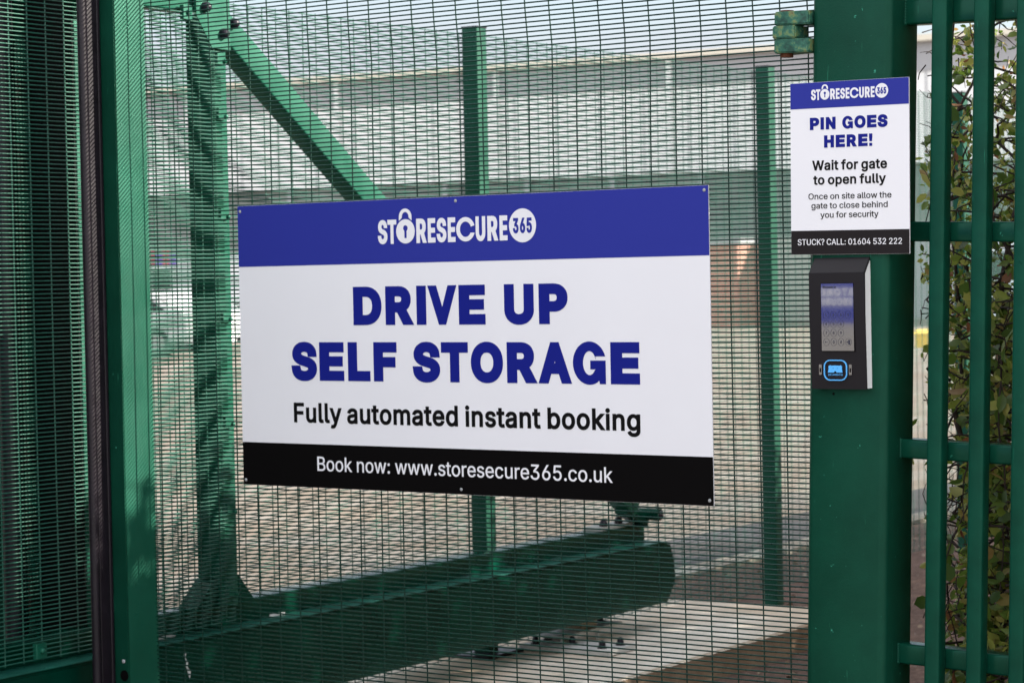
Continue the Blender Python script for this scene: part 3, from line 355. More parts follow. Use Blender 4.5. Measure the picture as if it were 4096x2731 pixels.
  'c': (406, [[78,43,95,26,114,12,136,1,158,-7,176,-11,201,-13,223,-13,247,-10,264,-6,285,4,308,16,319,25,338,43,350,61,360,78,369,106,301,123,288,91,267,70,241,56,208,51,175,56,159,62,147,70,136,81,119,105,112,119,108,136,104,154,102,174,101,191,104,224,110,247,118,268,128,284,142,300,159,314,175,320,189,324,208,325,240,320,266,308,286,285,300,256,368,274,362,292,351,315,336,335,318,353,290,370,275,378,261,382,235,388,224,389,181,388,158,383,136,376,114,364,95,350,78,333,66,317,53,296,41,269,35,244,31,218,29,184,31,157,34,134,42,105,50,86,63,62]]),
  'd': (434, [[90,26,108,12,126,2,150,-7,171,-12,189,-13,214,-12,228,-10,242,-6,266,6,291,28,308,52,308,-5,377,-5,377,514,306,514,306,328,291,349,283,357,266,371,253,378,242,383,214,389,179,388,169,388,144,381,130,376,109,365,75,335,60,314,50,293,40,270,34,246,30,211,29,182,30,158,34,130,40,108,50,83,60,63,72,47],[142,76,128,91,118,105,108,135,104,154,101,185,102,211,104,230,112,259,119,273,128,287,135,296,148,307,161,316,174,320,187,324,201,325,221,324,248,316,260,308,269,300,280,288,289,275,296,260,304,229,307,194,304,153,300,134,290,104,280,88,261,70,250,62,234,56,222,53,201,52,187,53,174,56,159,62]]),
  'e': (414, [[78,43,95,26,114,12,134,2,160,-7,184,-12,217,-13,250,-10,287,0,302,8,316,16,338,34,349,48,357,60,365,76,372,94,303,111,298,99,289,84,274,69,268,65,260,60,251,57,231,52,215,51,200,52,179,55,156,64,141,74,130,86,122,95,114,110,108,124,102,156,102,164,376,164,376,200,374,239,368,264,362,285,350,309,335,332,322,345,297,365,269,378,252,384,237,387,223,389,186,388,174,387,156,383,136,376,112,363,94,350,77,332,63,314,50,290,40,267,34,243,30,217,29,194,30,166,30,157,34,136,42,105,50,86,63,62],[102,226,104,239,108,254,115,271,128,289,149,309,162,317,175,322,201,325,223,324,235,322,255,313,266,305,280,290,294,267,298,252,303,230,303,226]]),
  'f': (264, [[76,-5,147,-5,147,322,233,322,233,384,147,384,147,431,150,441,157,456,165,462,173,466,182,468,197,469,215,467,230,462,249,523,249,524,246,526,223,532,184,535,162,532,147,529,135,524,123,518,110,509,92,489,84,474,80,464,76,436,76,384,1,384,1,322,76,322]]),
  'g': (435, [[68,-104,82,-116,102,-131,131,-144,170,-154,212,-156,231,-155,252,-152,292,-141,309,-132,327,-121,342,-107,355,-92,365,-74,372,-55,376,-26,377,384,308,384,308,328,292,349,284,357,267,371,246,382,229,387,215,389,172,388,151,383,130,376,109,365,92,351,76,335,62,317,50,293,42,276,34,247,30,222,29,198,30,170,34,135,42,109,51,87,76,50,92,35,112,22,135,10,151,5,171,1,213,0,242,6,266,17,283,30,291,38,306,59,306,-11,305,-28,300,-44,292,-57,278,-72,260,-82,247,-88,230,-91,191,-92,178,-90,156,-84,139,-74,124,-60,102,-34,44,-67,58,-91],[139,87,128,98,120,111,108,140,104,158,101,188,104,226,108,244,118,273,128,287,136,296,147,308,158,314,172,320,188,324,209,325,222,324,248,316,261,308,270,301,281,288,296,262,300,246,307,213,307,171,300,139,296,123,289,110,282,99,270,86,261,79,249,72,235,68,223,65,209,64,187,65,174,68,158,74,148,80]]),
  'h': (420, [[48,-5,119,-5,119,243,122,255,126,269,131,282,143,298,153,307,169,316,184,321,207,324,231,322,244,318,257,311,270,299,278,289,286,273,290,256,291,240,291,-5,362,-5,362,258,358,286,353,305,346,321,336,339,325,352,312,364,302,370,281,381,263,386,241,388,222,389,206,388,186,384,169,378,149,366,134,353,119,334,119,514,48,514]]),
  'i': (177, [[48,-5,119,-5,119,384,48,384],[44,458,57,444,74,439,82,438,90,438,101,441,110,445,123,458,131,474,131,492,124,508,117,516,109,522,101,526,93,528,86,529,74,528,66,526,58,522,44,509,39,500,37,492,36,485,37,474,39,467]]),
  'k': (391, [[48,-5,119,-5,119,138,154,170,292,-5,382,-5,208,215,212,221,372,384,282,384,119,218,119,514,48,514]]),
  'l': (199, [[70,17,83,6,90,2,100,-2,118,-6,134,-7,163,-6,187,-1,174,59,149,57,132,58,124,66,122,70,120,80,119,514,48,514,48,79,49,64,53,46,61,30]]),
  'm': (620, [[48,-5,119,-5,119,253,126,276,136,295,151,310,161,316,170,320,187,325,215,324,227,322,239,316,248,309,258,299,264,286,268,275,269,263,269,-5,340,-5,340,250,342,265,346,278,350,289,355,296,369,311,375,315,386,320,395,323,405,325,433,324,445,322,456,318,469,310,474,305,478,300,486,287,489,273,491,256,491,-5,562,-5,562,260,561,278,558,297,553,314,545,331,536,345,526,357,513,368,501,376,486,382,469,388,455,390,441,391,420,390,393,385,365,373,344,357,333,346,318,324,313,334,303,350,290,365,276,376,258,385,240,390,205,391,194,389,173,382,156,373,138,359,128,349,117,332,117,384,48,384]]),
  'n': (420, [[48,-5,119,-5,119,243,122,255,126,269,131,282,143,298,153,307,169,316,184,321,207,324,231,322,244,318,257,311,270,299,278,289,286,273,290,256,291,240,291,-5,362,-5,362,246,361,266,356,292,352,307,346,321,336,339,325,352,312,364,298,373,284,380,265,385,248,388,232,389,206,388,184,384,169,378,150,367,133,352,117,330,117,384,48,384]]),
  'o': (425, [[78,43,95,26,114,12,136,1,155,-6,181,-12,201,-13,234,-12,260,-6,282,2,302,12,320,26,337,43,351,61,362,80,374,105,382,134,385,157,386,180,385,218,382,238,374,271,365,290,352,314,337,333,320,350,302,364,279,376,257,383,234,388,201,389,176,387,158,383,136,376,114,364,95,350,78,333,64,315,53,296,41,269,35,244,31,218,29,184,31,157,34,134,42,105,50,86,63,62],[142,76,134,83,119,105,112,119,104,154,101,183,104,221,108,240,112,256,118,268,128,284,142,300,159,314,175,320,194,324,221,324,240,320,253,316,267,306,276,298,288,284,298,268,302,256,308,240,311,224,313,208,314,191,314,174,311,151,304,124,300,112,288,92,276,78,256,62,240,56,209,51,192,52,175,56,159,62]]),
  'r': (269, [[48,-5,119,-5,119,250,122,260,130,281,135,289,152,305,162,311,184,318,204,321,227,320,248,316,248,389,217,390,195,389,165,380,150,372,137,362,126,350,117,336,117,384,48,384]]),
  's': (375, [[68,24,81,14,93,7,111,-2,127,-7,147,-10,177,-13,198,-12,224,-10,261,1,293,20,306,32,316,44,325,58,331,74,335,89,336,103,335,126,330,143,321,161,309,175,295,187,282,196,265,204,232,214,159,232,136,241,128,246,120,254,116,260,115,267,114,275,115,288,118,297,124,303,133,312,147,320,158,324,175,328,189,328,205,326,217,324,233,316,243,309,254,295,260,285,265,271,330,286,330,287,330,290,320,316,311,331,303,342,293,353,270,370,240,383,208,389,165,389,145,386,128,382,94,365,84,358,70,346,61,335,54,323,46,306,43,291,42,278,43,254,48,236,52,229,57,219,68,205,85,191,100,182,122,172,146,166,210,150,235,142,249,134,256,126,260,119,263,105,262,92,258,84,252,75,241,66,229,59,215,54,200,51,185,50,164,51,152,54,138,58,126,64,110,81,104,94,97,113,30,98,35,77,42,59,58,35]]),
  't': (237, [[88,18,108,4,124,-3,144,-8,162,-9,193,-8,219,-2,206,60,173,55,162,56,152,58,144,60,140,65,132,79,131,95,131,322,209,322,209,384,131,384,131,476,60,476,60,384,1,384,1,322,60,322,60,90,62,74,67,51,72,40,76,32]]),
  'u': (420, [[85,28,98,16,112,7,126,0,141,-5,169,-10,187,-10,204,-9,223,-5,231,-2,244,4,259,12,276,27,290,44,293,49,293,-5,362,-5,362,384,291,384,291,149,288,122,284,111,273,90,256,73,246,66,236,62,224,58,203,55,184,56,166,60,153,68,140,79,131,92,124,107,120,123,119,139,119,384,48,384,48,133,49,114,52,94,57,75,61,65,73,42]]),
  'w': (577, [[134,-5,203,-5,268,222,284,286,314,169,364,-5,433,-5,552,384,476,384,428,212,409,140,397,90,388,135,368,210,320,384,248,384,202,217,180,134,170,88,158,142,91,384,17,384]]),
  'y': (399, [[41,-143,64,-148,88,-150,106,-150,128,-146,145,-138,162,-128,181,-110,189,-99,200,-79,210,-58,378,384,301,383,220,159,195,80,169,159,88,383,10,384,158,0,150,-23,142,-46,132,-64,120,-77,113,-81,104,-84,57,-81]]),
 },
 'narrow': {
  '3': (332, [[46,-2,76,-24,95,-32,113,-36,127,-37,154,-35,170,-30,185,-24,204,-12,219,3,232,19,240,34,250,55,257,76,261,93,266,125,265,171,258,212,243,251,230,271,219,285,203,300,185,312,179,313,253,453,253,539,12,539,12,422,125,422,64,306,64,218,123,218,129,218,143,213,152,203,160,188,164,176,167,157,168,142,166,120,162,105,158,97,152,89,145,84,136,80,125,80,115,84,105,95,102,100,96,124,93,162,-6,162,-2,108,2,83,6,67,14,46,24,27,36,10]]),
  '5': (332, [[51,1,66,-13,81,-24,97,-30,113,-36,136,-37,154,-34,169,-30,190,-19,204,-8,219,7,234,29,242,45,250,66,257,89,264,135,264,174,262,205,257,237,247,270,241,284,233,300,219,321,204,338,192,347,173,356,152,363,134,364,114,360,119,422,250,422,249,539,30,539,8,229,89,213,104,232,113,241,123,246,131,247,138,245,148,236,157,219,163,201,166,176,167,161,165,136,163,124,158,107,152,95,146,86,139,81,133,80,129,80,123,84,113,95,110,101,105,116,100,160,4,160,8,105,10,87,15,67,30,30,40,15]]),
  '6': (332, [[60,-3,80,-20,98,-29,115,-34,132,-37,154,-36,174,-30,192,-20,207,-8,221,9,232,23,241,42,250,65,256,87,260,109,263,132,264,151,263,182,260,204,256,229,250,251,243,269,233,287,224,301,209,318,194,329,178,337,157,343,238,539,130,538,51,343,29,284,18,243,10,200,8,173,9,134,10,120,16,87,22,65,30,44,39,25,51,8],[130,80,118,93,109,118,106,136,105,164,108,190,114,212,124,228,130,234,136,235,142,234,150,225,156,214,161,201,166,174,166,141,162,117,153,93,148,86,141,80,136,78]]),
  'C': (366, [[68,4,89,-14,110,-26,134,-34,156,-37,175,-36,192,-33,205,-28,229,-16,243,-4,256,9,272,29,284,49,297,80,304,102,312,139,318,190,219,190,212,145,206,125,199,111,186,94,176,87,165,83,153,84,147,86,139,90,132,97,124,106,118,116,111,132,104,152,96,194,93,221,92,265,95,310,103,353,110,374,116,389,124,402,141,420,154,425,164,426,170,424,179,420,191,409,199,398,206,384,211,368,214,357,219,318,318,318,311,373,302,411,291,444,274,476,256,500,243,514,231,523,205,537,190,542,164,546,134,544,110,536,89,523,69,506,50,483,35,458,24,433,18,415,4,368,-1,334,-5,295,-6,262,-5,213,-1,174,4,140,15,101,23,78,35,50,52,24]]),
  'E': (311, [[6,-30,255,-30,255,87,105,87,105,199,243,199,243,316,105,316,105,422,253,422,253,539,6,539]]),
  'R': (329, [[6,-30,105,-30,105,168,126,167,190,-29,298,-30,224,198,245,223,251,234,262,258,269,284,273,305,276,346,275,376,274,393,269,421,256,461,246,481,234,498,218,513,203,523,183,533,145,539,6,539],[105,285,105,422,141,422,153,420,160,416,166,410,172,397,174,385,176,367,177,347,176,327,172,308,164,294,161,291,153,287,141,285]]),
  'S': (328, [[42,-1,59,-16,76,-26,95,-33,114,-38,130,-39,156,-38,177,-32,197,-24,213,-12,229,2,240,16,251,34,260,54,268,78,272,93,274,120,275,141,273,175,270,192,266,208,254,235,240,256,222,274,207,287,170,307,139,320,117,334,108,344,102,354,100,359,99,372,100,391,106,408,110,416,118,424,126,428,134,429,141,428,153,423,164,411,171,390,175,348,272,348,270,400,266,418,261,442,250,470,235,494,224,506,210,520,194,530,174,540,136,546,99,540,80,532,63,521,51,510,36,493,26,479,20,466,8,433,5,418,2,391,1,371,2,344,6,319,14,296,26,274,39,256,47,247,58,236,75,224,103,209,134,195,161,180,170,170,174,161,178,145,178,132,176,123,172,110,167,98,162,91,153,84,145,80,134,79,124,81,114,86,107,92,102,100,95,118,89,167,-10,167,-6,112,-2,90,4,68,11,47,20,30,30,13]]),
  'T': (329, [[86,-30,184,-30,184,422,280,422,280,539,-11,539,-11,422,86,422]]),
  'U': (370, [[70,-5,91,-21,112,-30,131,-36,150,-38,180,-36,200,-30,212,-24,220,-20,237,-8,254,9,267,26,279,48,288,69,295,93,300,120,304,144,304,539,206,539,206,162,204,146,199,126,194,112,189,103,180,91,173,86,168,84,157,82,148,82,137,87,128,94,122,102,117,112,110,130,106,151,104,168,104,539,6,539,6,167,10,121,16,92,31,48,44,25,56,9]]),
 },
}
GB = {'heavy': 52, 'bold': 23, 'plain': 5, 'narrow': 30}


# ------------------------------------------------------------------ lettering
def glyph_shapes(text, track=0.0, face='plain'):
    x = 0; out = []
    for ch in text:
        adv, polys = GLYPHS[face][ch]
        for pl in polys: out.append([(x+pl[i], pl[i+1]) for i in range(0, len(pl), 2)])
        x += adv+track
    return out
def curve_mesh(name, shapes, bold, y, m, parent, thick=.0006):
    cu = bpy.data.curves.new(name, 'CURVE'); cu.dimensions = '2D'; cu.fill_mode = 'BOTH'; cu.extrude = thick/2; cu.offset = bold
    for pl in shapes:
        s = cu.splines.new('POLY'); s.points.add(len(pl)-1); s.use_cyclic_u = True
        for i, (a, b) in enumerate(pl): s.points[i].co = (a, b, 0, 1)
    o = bpy.data.objects.new(name, cu); COL.objects.link(o); bpy.context.view_layer.update()
    me = bpy.data.meshes.new_from_object(o.evaluated_get(bpy.context.evaluated_depsgraph_get()))
    bpy.data.objects.remove(o); bpy.data.curves.remove(cu)
    me.transform(Matrix(((1, 0, 0, 0), (0, 0, -1, y), (0, 1, 0, 0), (0, 0, 0, 1)))); me.materials.clear()
    return obj(name, me, m, parent)
def lettering(name, text, x0, x1, z0, cap, bold, y, m, parent, track=0):
    """text fitted between x0 and x1, base line z0, capital height cap (metres), bold = weight of the face"""
    face = bold; sh = glyph_shapes(text, track, face); xs = [p[0] for s in sh for p in s]; a, b = min(xs), max(xs); g = GB[face]
    k = cap/(509+2*g); kx = (x1-x0)/(b-a)
    return curve_mesh(name, [[(x0+(px-a)*kx, z0+(pz+g)*k) for px, pz in s] for s in sh], 0, y, m, parent)
def boxed(name, items, z0, cap, y, m, parent):
    """heavy capitals, each fitted to its own width on the board"""
    out = []
    for ch, x0, x1 in items:
        s = glyph_shapes(ch, 0, 'heavy'); xs = [p[0] for q in s for p in q]; a, c = min(xs), max(xs)
        out += [[(x0+(px-a)*(x1-x0)/(c-a), z0+(pz+52)*cap/613) for px, pz in q] for q in s]
    return curve_mesh(name, out, 0, y, m, parent)
def ell(cx, cz, rx, rz, n=40, a0=0, a1=360):
    return [(cx+rx*math.cos(R_(a0+(a1-a0)*i/n)), cz+rz*math.sin(R_(a0+(a1-a0)*i/n))) for i in range(n)]
def logo(x, z, k, y, par):
    """padlock word mark; x,z = centre of the lock body, k = scale (1 = large sign)"""
    sh = []
    def L_(ch, a, b, c, d):
        s = glyph_shapes(ch, 0, 'narrow'); xs = [p[0] for q in s for p in q]; zs = [p[1] for q in s for p in q]; bo = 0
        ax, bx, az, bz = min(xs), max(xs), min(zs), max(zs)
        return [[(x+a*k+bo+(px-ax)*((b-a)*k-2*bo)/(bx-ax), z+c*k+bo+(pz-az)*((d-c)*k-2*bo)/(bz-az)) for px, pz in q] for q in s]
    lo, hi = -.0330, .0330
    for ch, a, b in (('S', -.0975, -.0640), ('T', -.0628, -.0318), ('R', .0380, .0735), ('E', .0778, .1036), ('S', .1080, .1411), ('E', .1464, .1720), ('U', .2406, .2727), ('R', .2798, .3154), ('E', .3201, .3460)): sh += L_(ch, a, b, lo, hi)
    curve_mesh('logo_lettering', sh, 0, y, M['white'], par)
    # C as an open ring
    c = [(x+.2065*k+.0315*k*math.cos(R_(t)), z+.0325*k*math.sin(R_(t))) for t in range(18, 343, 9)]
    c += [(x+.2065*k+.0190*k*math.cos(R_(t)), z+.0205*k*math.sin(R_(t))) for t in range(333, 17, -9)]
    # lock body with key hole, shackle
    body = ell(x, z, .0325*k, .0330*k); kh = [(x+.0042*k*s, z-.0185*k) for s in (-1,)]
    kh = [(x-.0040*k, z-.0185*k)]+[(x+.0082*k*math.cos(R_(t)), z+.0085*k+.0082*k*math.sin(R_(t))) for t in range(240, -61, -15)]+[(x+.0040*k, z-.0185*k)]
    o1 = .0220; i1 = .0120; zc = .0395
    sk = [(x-o1*k, z+.0290*k)]+[(x+o1*k*math.cos(R_(t)), z+zc*k+.0225*k*math.sin(R_(t))) for t in range(180, -1, -12)]+[(x+o1*k, z+.0290*k), (x+i1*k, z+.0370*k)]
    sk += [(x+i1*k*math.cos(R_(t)), z+(zc+.0005)*k+.0125*k*math.sin(R_(t))) for t in range(0, 181, 15)]+[(x-i1*k, z+.0370*k)]
    curve_mesh('logo_padlock', [body, kh, sk, c], 0, y, M['white'], par)
    cx = x+.3955*k; curve_mesh('logo_disc', [ell(cx, z+.0050*k, .0440*k, .0445*k)], 0, y, M['white'], par)
    s = glyph_shapes('365', -8, 'narrow'); xs = [p[0] for q in s for p in q]; a, b = min(xs), max(xs); bo = 0
    curve_mesh('logo_number', [[(cx-.0310*k+bo+(px-a)*(.062*k-2*bo)/(b-a), z-.0150*k+(pz+30)*.040*k/569) for px, pz in q] for q in s], 0, y-.0006, M['blue'], par)

# ------------------------------------------------------------------ setting
def sheet(name, x0, x1, y0, y1, z, m):
    bm = bmesh.new(); vs = [bm.verts.new(v) for v in ((x0, y0, z), (x1, y0, z), (x1, y1, z), (x0, y1, z))]; bm.faces.new(vs)
    return tag(obj(name, bm, m), kind='structure')
sheet('ground', -400, 400, -400, 400, 0, M['yard'])
def strip(name, xa, xb, y0, y1, z0, z1, m, lbl=None):
    """long strip parallel to the back fence (x measured at y=0)"""
    k = -.0612; bm = bmesh.new()
    lo = [(xa+k*y0, y0), (xb+k*y0, y0), (xb+k*y1, y1), (xa+k*y1, y1)]
    a = [bm.verts.new((x, y, z0)) for x, y in lo]; b = [bm.verts.new((x, y, z1)) for x, y in lo]
    bm.faces.new(b)
    if z1-z0 > .005:
        for i in range(4): bm.faces.new((a[i], a[(i+1) % 4], b[(i+1) % 4], b[i]))
    return tag(obj(name, bm, m), kind='structure')
strip('asphalt_path', -3.62, -2.80, -8, 60, .004, .004, M['asphalt'])
strip('kerb', -2.80, -2.62, -8, 60, 0, .03, M['kerb'])
strip('soil_bed', -2.62, 9, -1.2, 60, .008, .008, M['soil'])
sheet('pavement', -3, 20, -30, -1.2, .012, M['yard'])
# concrete pad under the sliding gate
bm = bmesh.new(); k = -.0640
pad = [(-.945, -.6), (-.945+k*4.85, 4.22), (-2.25, 4.12), (-2.05, -.6)]
pad = [(-.945+k*-.6, -.6), (-.945+k*4.24, 4.24), (-2.30, 4.13), (-1.95, -.6)]
vb = [bm.verts.new((x, y, 0)) for x, y in pad]; vt = [bm.verts.new((x, y, .12)) for x, y in pad]
f = bm.faces.new(vt); f.material_index = 0
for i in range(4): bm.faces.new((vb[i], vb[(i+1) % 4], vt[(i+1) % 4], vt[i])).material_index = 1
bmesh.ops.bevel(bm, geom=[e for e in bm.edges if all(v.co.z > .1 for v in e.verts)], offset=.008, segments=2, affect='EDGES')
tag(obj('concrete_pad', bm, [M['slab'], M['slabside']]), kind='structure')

# ------------------------------------------------------------------ front mesh panel
fp = empty('mesh_fence_panel', (0, 0, 0), 0, 'sharp dark green prison mesh panel in the foreground that carries the large sign', 'fence panel')
def ffn(u, z, s):
    t1 = min(1, max(0, (z-1.95)/.2)); t2 = min(1, max(0, (z-2.14)/.2)); w = .35+.65*math.exp(-((u-.1)/.7)**2)
    dx = w*(.004*t1*t1-.014*t2*t2)
    dy = .0025*math.sin(u*2.3+z*1.9)+.0015*math.sin(u*5.1-z*3)
    return (u+dx, s+dy, z)
wiremesh('wire_mesh', -1.252, 1.20, .02, 2.62, M['wire'], fp, ffn, jit=.00025, zph=.0056)

# ------------------------------------------------------------------ large sign
X0, X1, Z0, Z1 = -.8805, .7090, 1.0197, 1.8195
ls = empty('large_sign', ((X0+X1)/2, -.012, Z0), 0, 'large landscape sign reading DRIVE UP SELF STORAGE on the mesh panel', 'sign')
LO = Vector(ls.location)
def reloc(parent): # children were modelled in world coordinates
    for c in parent.children_recursive:
        if c.parent is parent: c.matrix_parent_inverse = Matrix.LocRotScale(parent.location, parent.rotation_euler, None).inverted()
bm = bmesh.new(); box(bm, X0, X1, -.012, -.009, Z0, Z1)
board = obj('board', bm, M['white'], ls)
bm = bmesh.new(); box(bm, X0+.0005, X1-.0005, -.0126, -.012, 1.6450, Z1-.0005); obj('blue_band', bm, M['blue'], ls)
bm = bmesh.new(); box(bm, X0+.0005, X1-.0005, -.0126, -.012, Z0+.0005, 1.1425); obj('black_band', bm, M['blk'], ls)
boxed('headline_lettering', [('D', -0.4531, -0.3518), ('R', -0.3376, -0.2377), ('I', -0.2283, -0.1951), ('V', -0.1896, -0.0901), ('E', -0.0831, 0.006), ('U', 0.0689, 0.1654), ('P', 0.1819, 0.2743)], 1.4762, .1060, -.0126, M['navy'], ls)
boxed('headline_lettering', [('S', -0.6867, -0.5911), ('E', -0.5816, -0.4913), ('L', -0.4768, -0.3966), ('F', -0.3841, -0.3018), ('S', -0.2464, -0.1513), ('T', -0.147, -0.0557), ('O', -0.0461, 0.0609), ('R', 0.0741, 0.1736), ('A', 0.1762, 0.2835), ('G', 0.2875, 0.3901), ('E', 0.4055, 0.4951)], 1.3212, .1080, -.0126, M['navy'], ls)
lettering('subtitle_lettering', 'Fully automated instant booking', -.6810, .4935, 1.2025, .0560, 'bold', -.0126, M['text'], ls, -22)
lettering('contact_lettering', 'Book now: www.storesecure365.co.uk', -.5970, .4062, 1.0680, .0400, 'plain', -.0132, M['white'], ls, -12)
logo(-.2610, 1.7307, 1.0, -.0132, ls)
for x, z in ((X0+.010, Z1-.016), (-.087, Z1-.012), (X1-.012, Z1-.012), (X0+.010, Z0+.014), (-.087, Z0+.014), (X1-.012, Z0+.014)):
    bm = bmesh.new(); dome(bm, (x, -.0126, z), (0, -1, 0), .0045, .002); cyl(bm, (x, -.0146, z), (x, -.0150, z), .0016, 6)
    obj('screw', bm, M['screw'], ls, 40)
reloc(ls)

# ------------------------------------------------------------------ right gate post with hinge
gp = empty('gate_post', (1.137, -.005, 0), 0, 'thick green square steel post behind the pin sign and the keypad', 'post')
bm = bmesh.new(); box(bm, 1.031, 1.244, -.08, .068, 0, 3.0, .020); obj('post', bm, M['post'], gp, 35)
hg = bpy.data.objects.new('hinge', None); COL.objects.link(hg); hg.parent = gp
for z0, z1, xl, xr in ((2.1855, 2.2175, .927, 1.033), (2.1535, 2.1840, .922, .996), (2.1190, 2.1520, .927, 1.033)):
    bm = bmesh.new(); pr = [(xr, -.092), (xr, -.030), (xl+.018, -.030), (xl+.004, -.044), (xl, -.062), (xl+.006, -.084), (xl+.016, -.092)]
    a = [bm.verts.new((x, y, z0)) for x, y in pr]; b = [bm.verts.new((x, y, z1)) for x, y in pr]; n = len(pr)
    for i in range(n): bm.faces.new((a[i], a[(i+1) % n], b[(i+1) % n], b[i]))
    bm.faces.new(a[::-1]); bm.faces.new(b)
    bmesh.ops.bevel(bm, geom=bm.edges[:], offset=.003, segments=2, affect='EDGES')
    obj('knuckle', bm, M['hinge'], hg, 40)
bm = bmesh.new(); cyl(bm, (.956, -.062, 2.110), (.956, -.062, 2.222), .016, 18); obj('hinge_pin', bm, M['rustedge'], hg, 40)
bm = bmesh.new(); cyl(bm, (1.192, -.0805, 1.425), (1.192, -.0815, 1.425), .0022, 12); obj('drilled_hole', bm, M['blk'], gp, 40)
bm = bmesh.new(); cyl(bm, (1.103, -.0805, 1.308), (1.103, -.0815, 1.308), .003, 12); obj('drilled_hole', bm, M['blk'], gp, 40)
reloc(gp)
for c in hg.children: c.matrix_parent_inverse = Matrix.Translation(gp.location).inverted()
hg.matrix_parent_inverse = Matrix.Identity(4)
gp.rotation_euler = (0, .030, 0); gp.location.x -= .0515   # the post leans a little

# ------------------------------------------------------------------ pin sign
ps = empty('pin_sign', (1.144, -.085, 1.638), 0, 'portrait sign reading PIN GOES HERE fixed to the green post above the keypad', 'sign')
A0, A1, B0, B1 = .9865, 1.3015, 1.6385, 2.0465
yb = -.0885
bm = bmesh.new(); box(bm, A0, A1, yb, yb+.003, B0, B1); obj('board', bm, M['white'], ps)
bm = bmesh.new(); box(bm, A0+.0004, A1-.0004, yb-.0005, yb, 1.9850, B1-.0004); obj('blue_band', bm, M['blue'], ps)
bm = bmesh.new(); box(bm, A0+.0004, A1-.0004, yb-.0005, yb, B0+.0004, 1.6955); obj('black_band', bm, flat('sign_charcoal', (.010, .007, .008), .6, .2), ps)
yt = yb-.0005
boxed('headline_lettering', [('P', 1.0396, 1.0648), ('I', 1.0685, 1.0775), ('N', 1.0828, 1.1088), ('G', 1.1267, 1.1548), ('O', 1.1591, 1.1884), ('E', 1.1924, 1.217), ('S', 1.2198, 1.2459)], 1.9340, .0290, yt, M['navy'], ps)
boxed('headline_lettering', [('H', 1.0777, 1.1041), ('E', 1.1091, 1.1336), ('R', 1.1383, 1.1652), ('E', 1.1688, 1.1935), ('!', 1.1975, 1.2059)], 1.8910, .0290, yt, M['navy'], ps)
lettering('instruction_lettering', 'Wait for gate', 1.0452, 1.2440, 1.8378, .0235, 'bold', yt, M['text'], ps, -22)
lettering('instruction_lettering', 'to open fully', 1.0480, 1.2412, 1.8040, .0225, 'bold', yt, M['text'], ps, -22)
lettering('detail_lettering', 'Once on site allow the', 1.0345, 1.2550, 1.7695, .0140, 'plain', yt, M['text'], ps, -12)
lettering('detail_lettering', 'gate to close behind', 1.0425, 1.2450, 1.7475, .0140, 'plain', yt, M['text'], ps, -12)
lettering('detail_lettering', 'you for security', 1.0667, 1.2210, 1.7255, .0140, 'plain', yt, M['text'], ps, -12)
lettering('contact_lettering', 'STUCK? CALL: 01604 532 222', 1.0050, 1.2820, 1.6612, .0142, 'plain', yt-.0005, M['white'], ps, -10)
logo(1.0808, 2.0168, .381, yt-.0005, ps)
reloc(ps); ps.rotation_euler = (0, .012, 0)

# ------------------------------------------------------------------ keypad
kp = empty('keypad_terminal', (1.1215, -.08, 1.3215), 0, 'black and white touch screen keypad box on the green post under the pin sign', 'keypad')
c0, c1, k0, k1 = 1.0460, 1.1945, 1.3210, 1.5960
bm = bmesh.new(); prismx(bm, [(-.080, k0+.002), (-.103, k0+.002), (-.108, k1-.1), (-.108, k1-.004), (-.080, 1.622)], c0+.003, c1-.001); obj('housing', bm, M['whiteplastic'], kp)
bm = bmesh.new(); prismx(bm, [(-.1032, k0), (-.106, k0), (-.112, k1-.1), (-.112, k1), (-.083, 1.631), (-.0805, 1.631), (-.0805, 1.6275), (-.1085, k1-.003), (-.1085, k1-.1)], c0, c1)
bmesh.ops.bevel(bm, geom=[e for e in bm.edges if abs(e.verts[0].co.x-e.verts[1].co.x) < 1e-5], offset=.0012, segments=2, affect='EDGES')
obj('front_cover', bm, M['cover'], kp, 35)
yc = -.1125
bm = bmesh.new(); box(bm, 1.0780, 1.1665, yc+.0002, yc+.004, 1.4105, 1.5715); obj('screen_surround', bm, M['blk'], kp)
scr = None
bm = bmesh.new(); box(bm, 1.0793, 1.1652, yc-.0006, yc+.0002, 1.4118, 1.5702); scr = obj('screen', bm, M['screen'], kp)
ys = yc-.0010
rings = []; r_ = .0080
kx = [1.0921, 1.1115, 1.1310, 1.1510]; kz = [1.4965, 1.4752, 1.4540, 1.4325]
for i, z in enumerate(kz):
    for j, x in enumerate(kx):
        if j == 3 and i in (1, 2): continue
        rings += [ell(x, z, r_, r_*1.12, 28), ell(x, z, r_-.0005, r_*1.12-.0005, 28)]
curve_mesh('key_ring', rings, 0, ys, M['keyline'], scr, .0002)
for txt, x, z in [(str(1+3*i+j), kx[j], kz[i]) for i in range(3) for j in range(3)]+[('0', kx[1], kz[3]), ('#', kx[2], kz[3])]:
    lettering('key_number', txt, x-.0022 if txt != '1' else x-.0012, x+.0022 if txt != '1' else x+.0010, z-.0035, .0070, 'plain', ys, M['keyline'], scr)
curve_mesh('key_symbol', [[(kx[3]-.003, kz[0]-.0034), (kx[3]-.0026, kz[0]-.0038), (kx[3]+.003, kz[0]+.0034), (kx[3]+.0026, kz[0]+.0038)]], 0, ys, M['keyline'], scr, .0002)
curve_mesh('key_symbol', [[(kx[3]-.003, kz[0]+.0034), (kx[3]-.0026, kz[0]+.0038), (kx[3]+.003, kz[0]-.0034), (kx[3]+.0026, kz[0]-.0038)]], 0, ys-.0002, M['keyline'], scr, .0002)
ax, az_ = kx[0], kz[3]
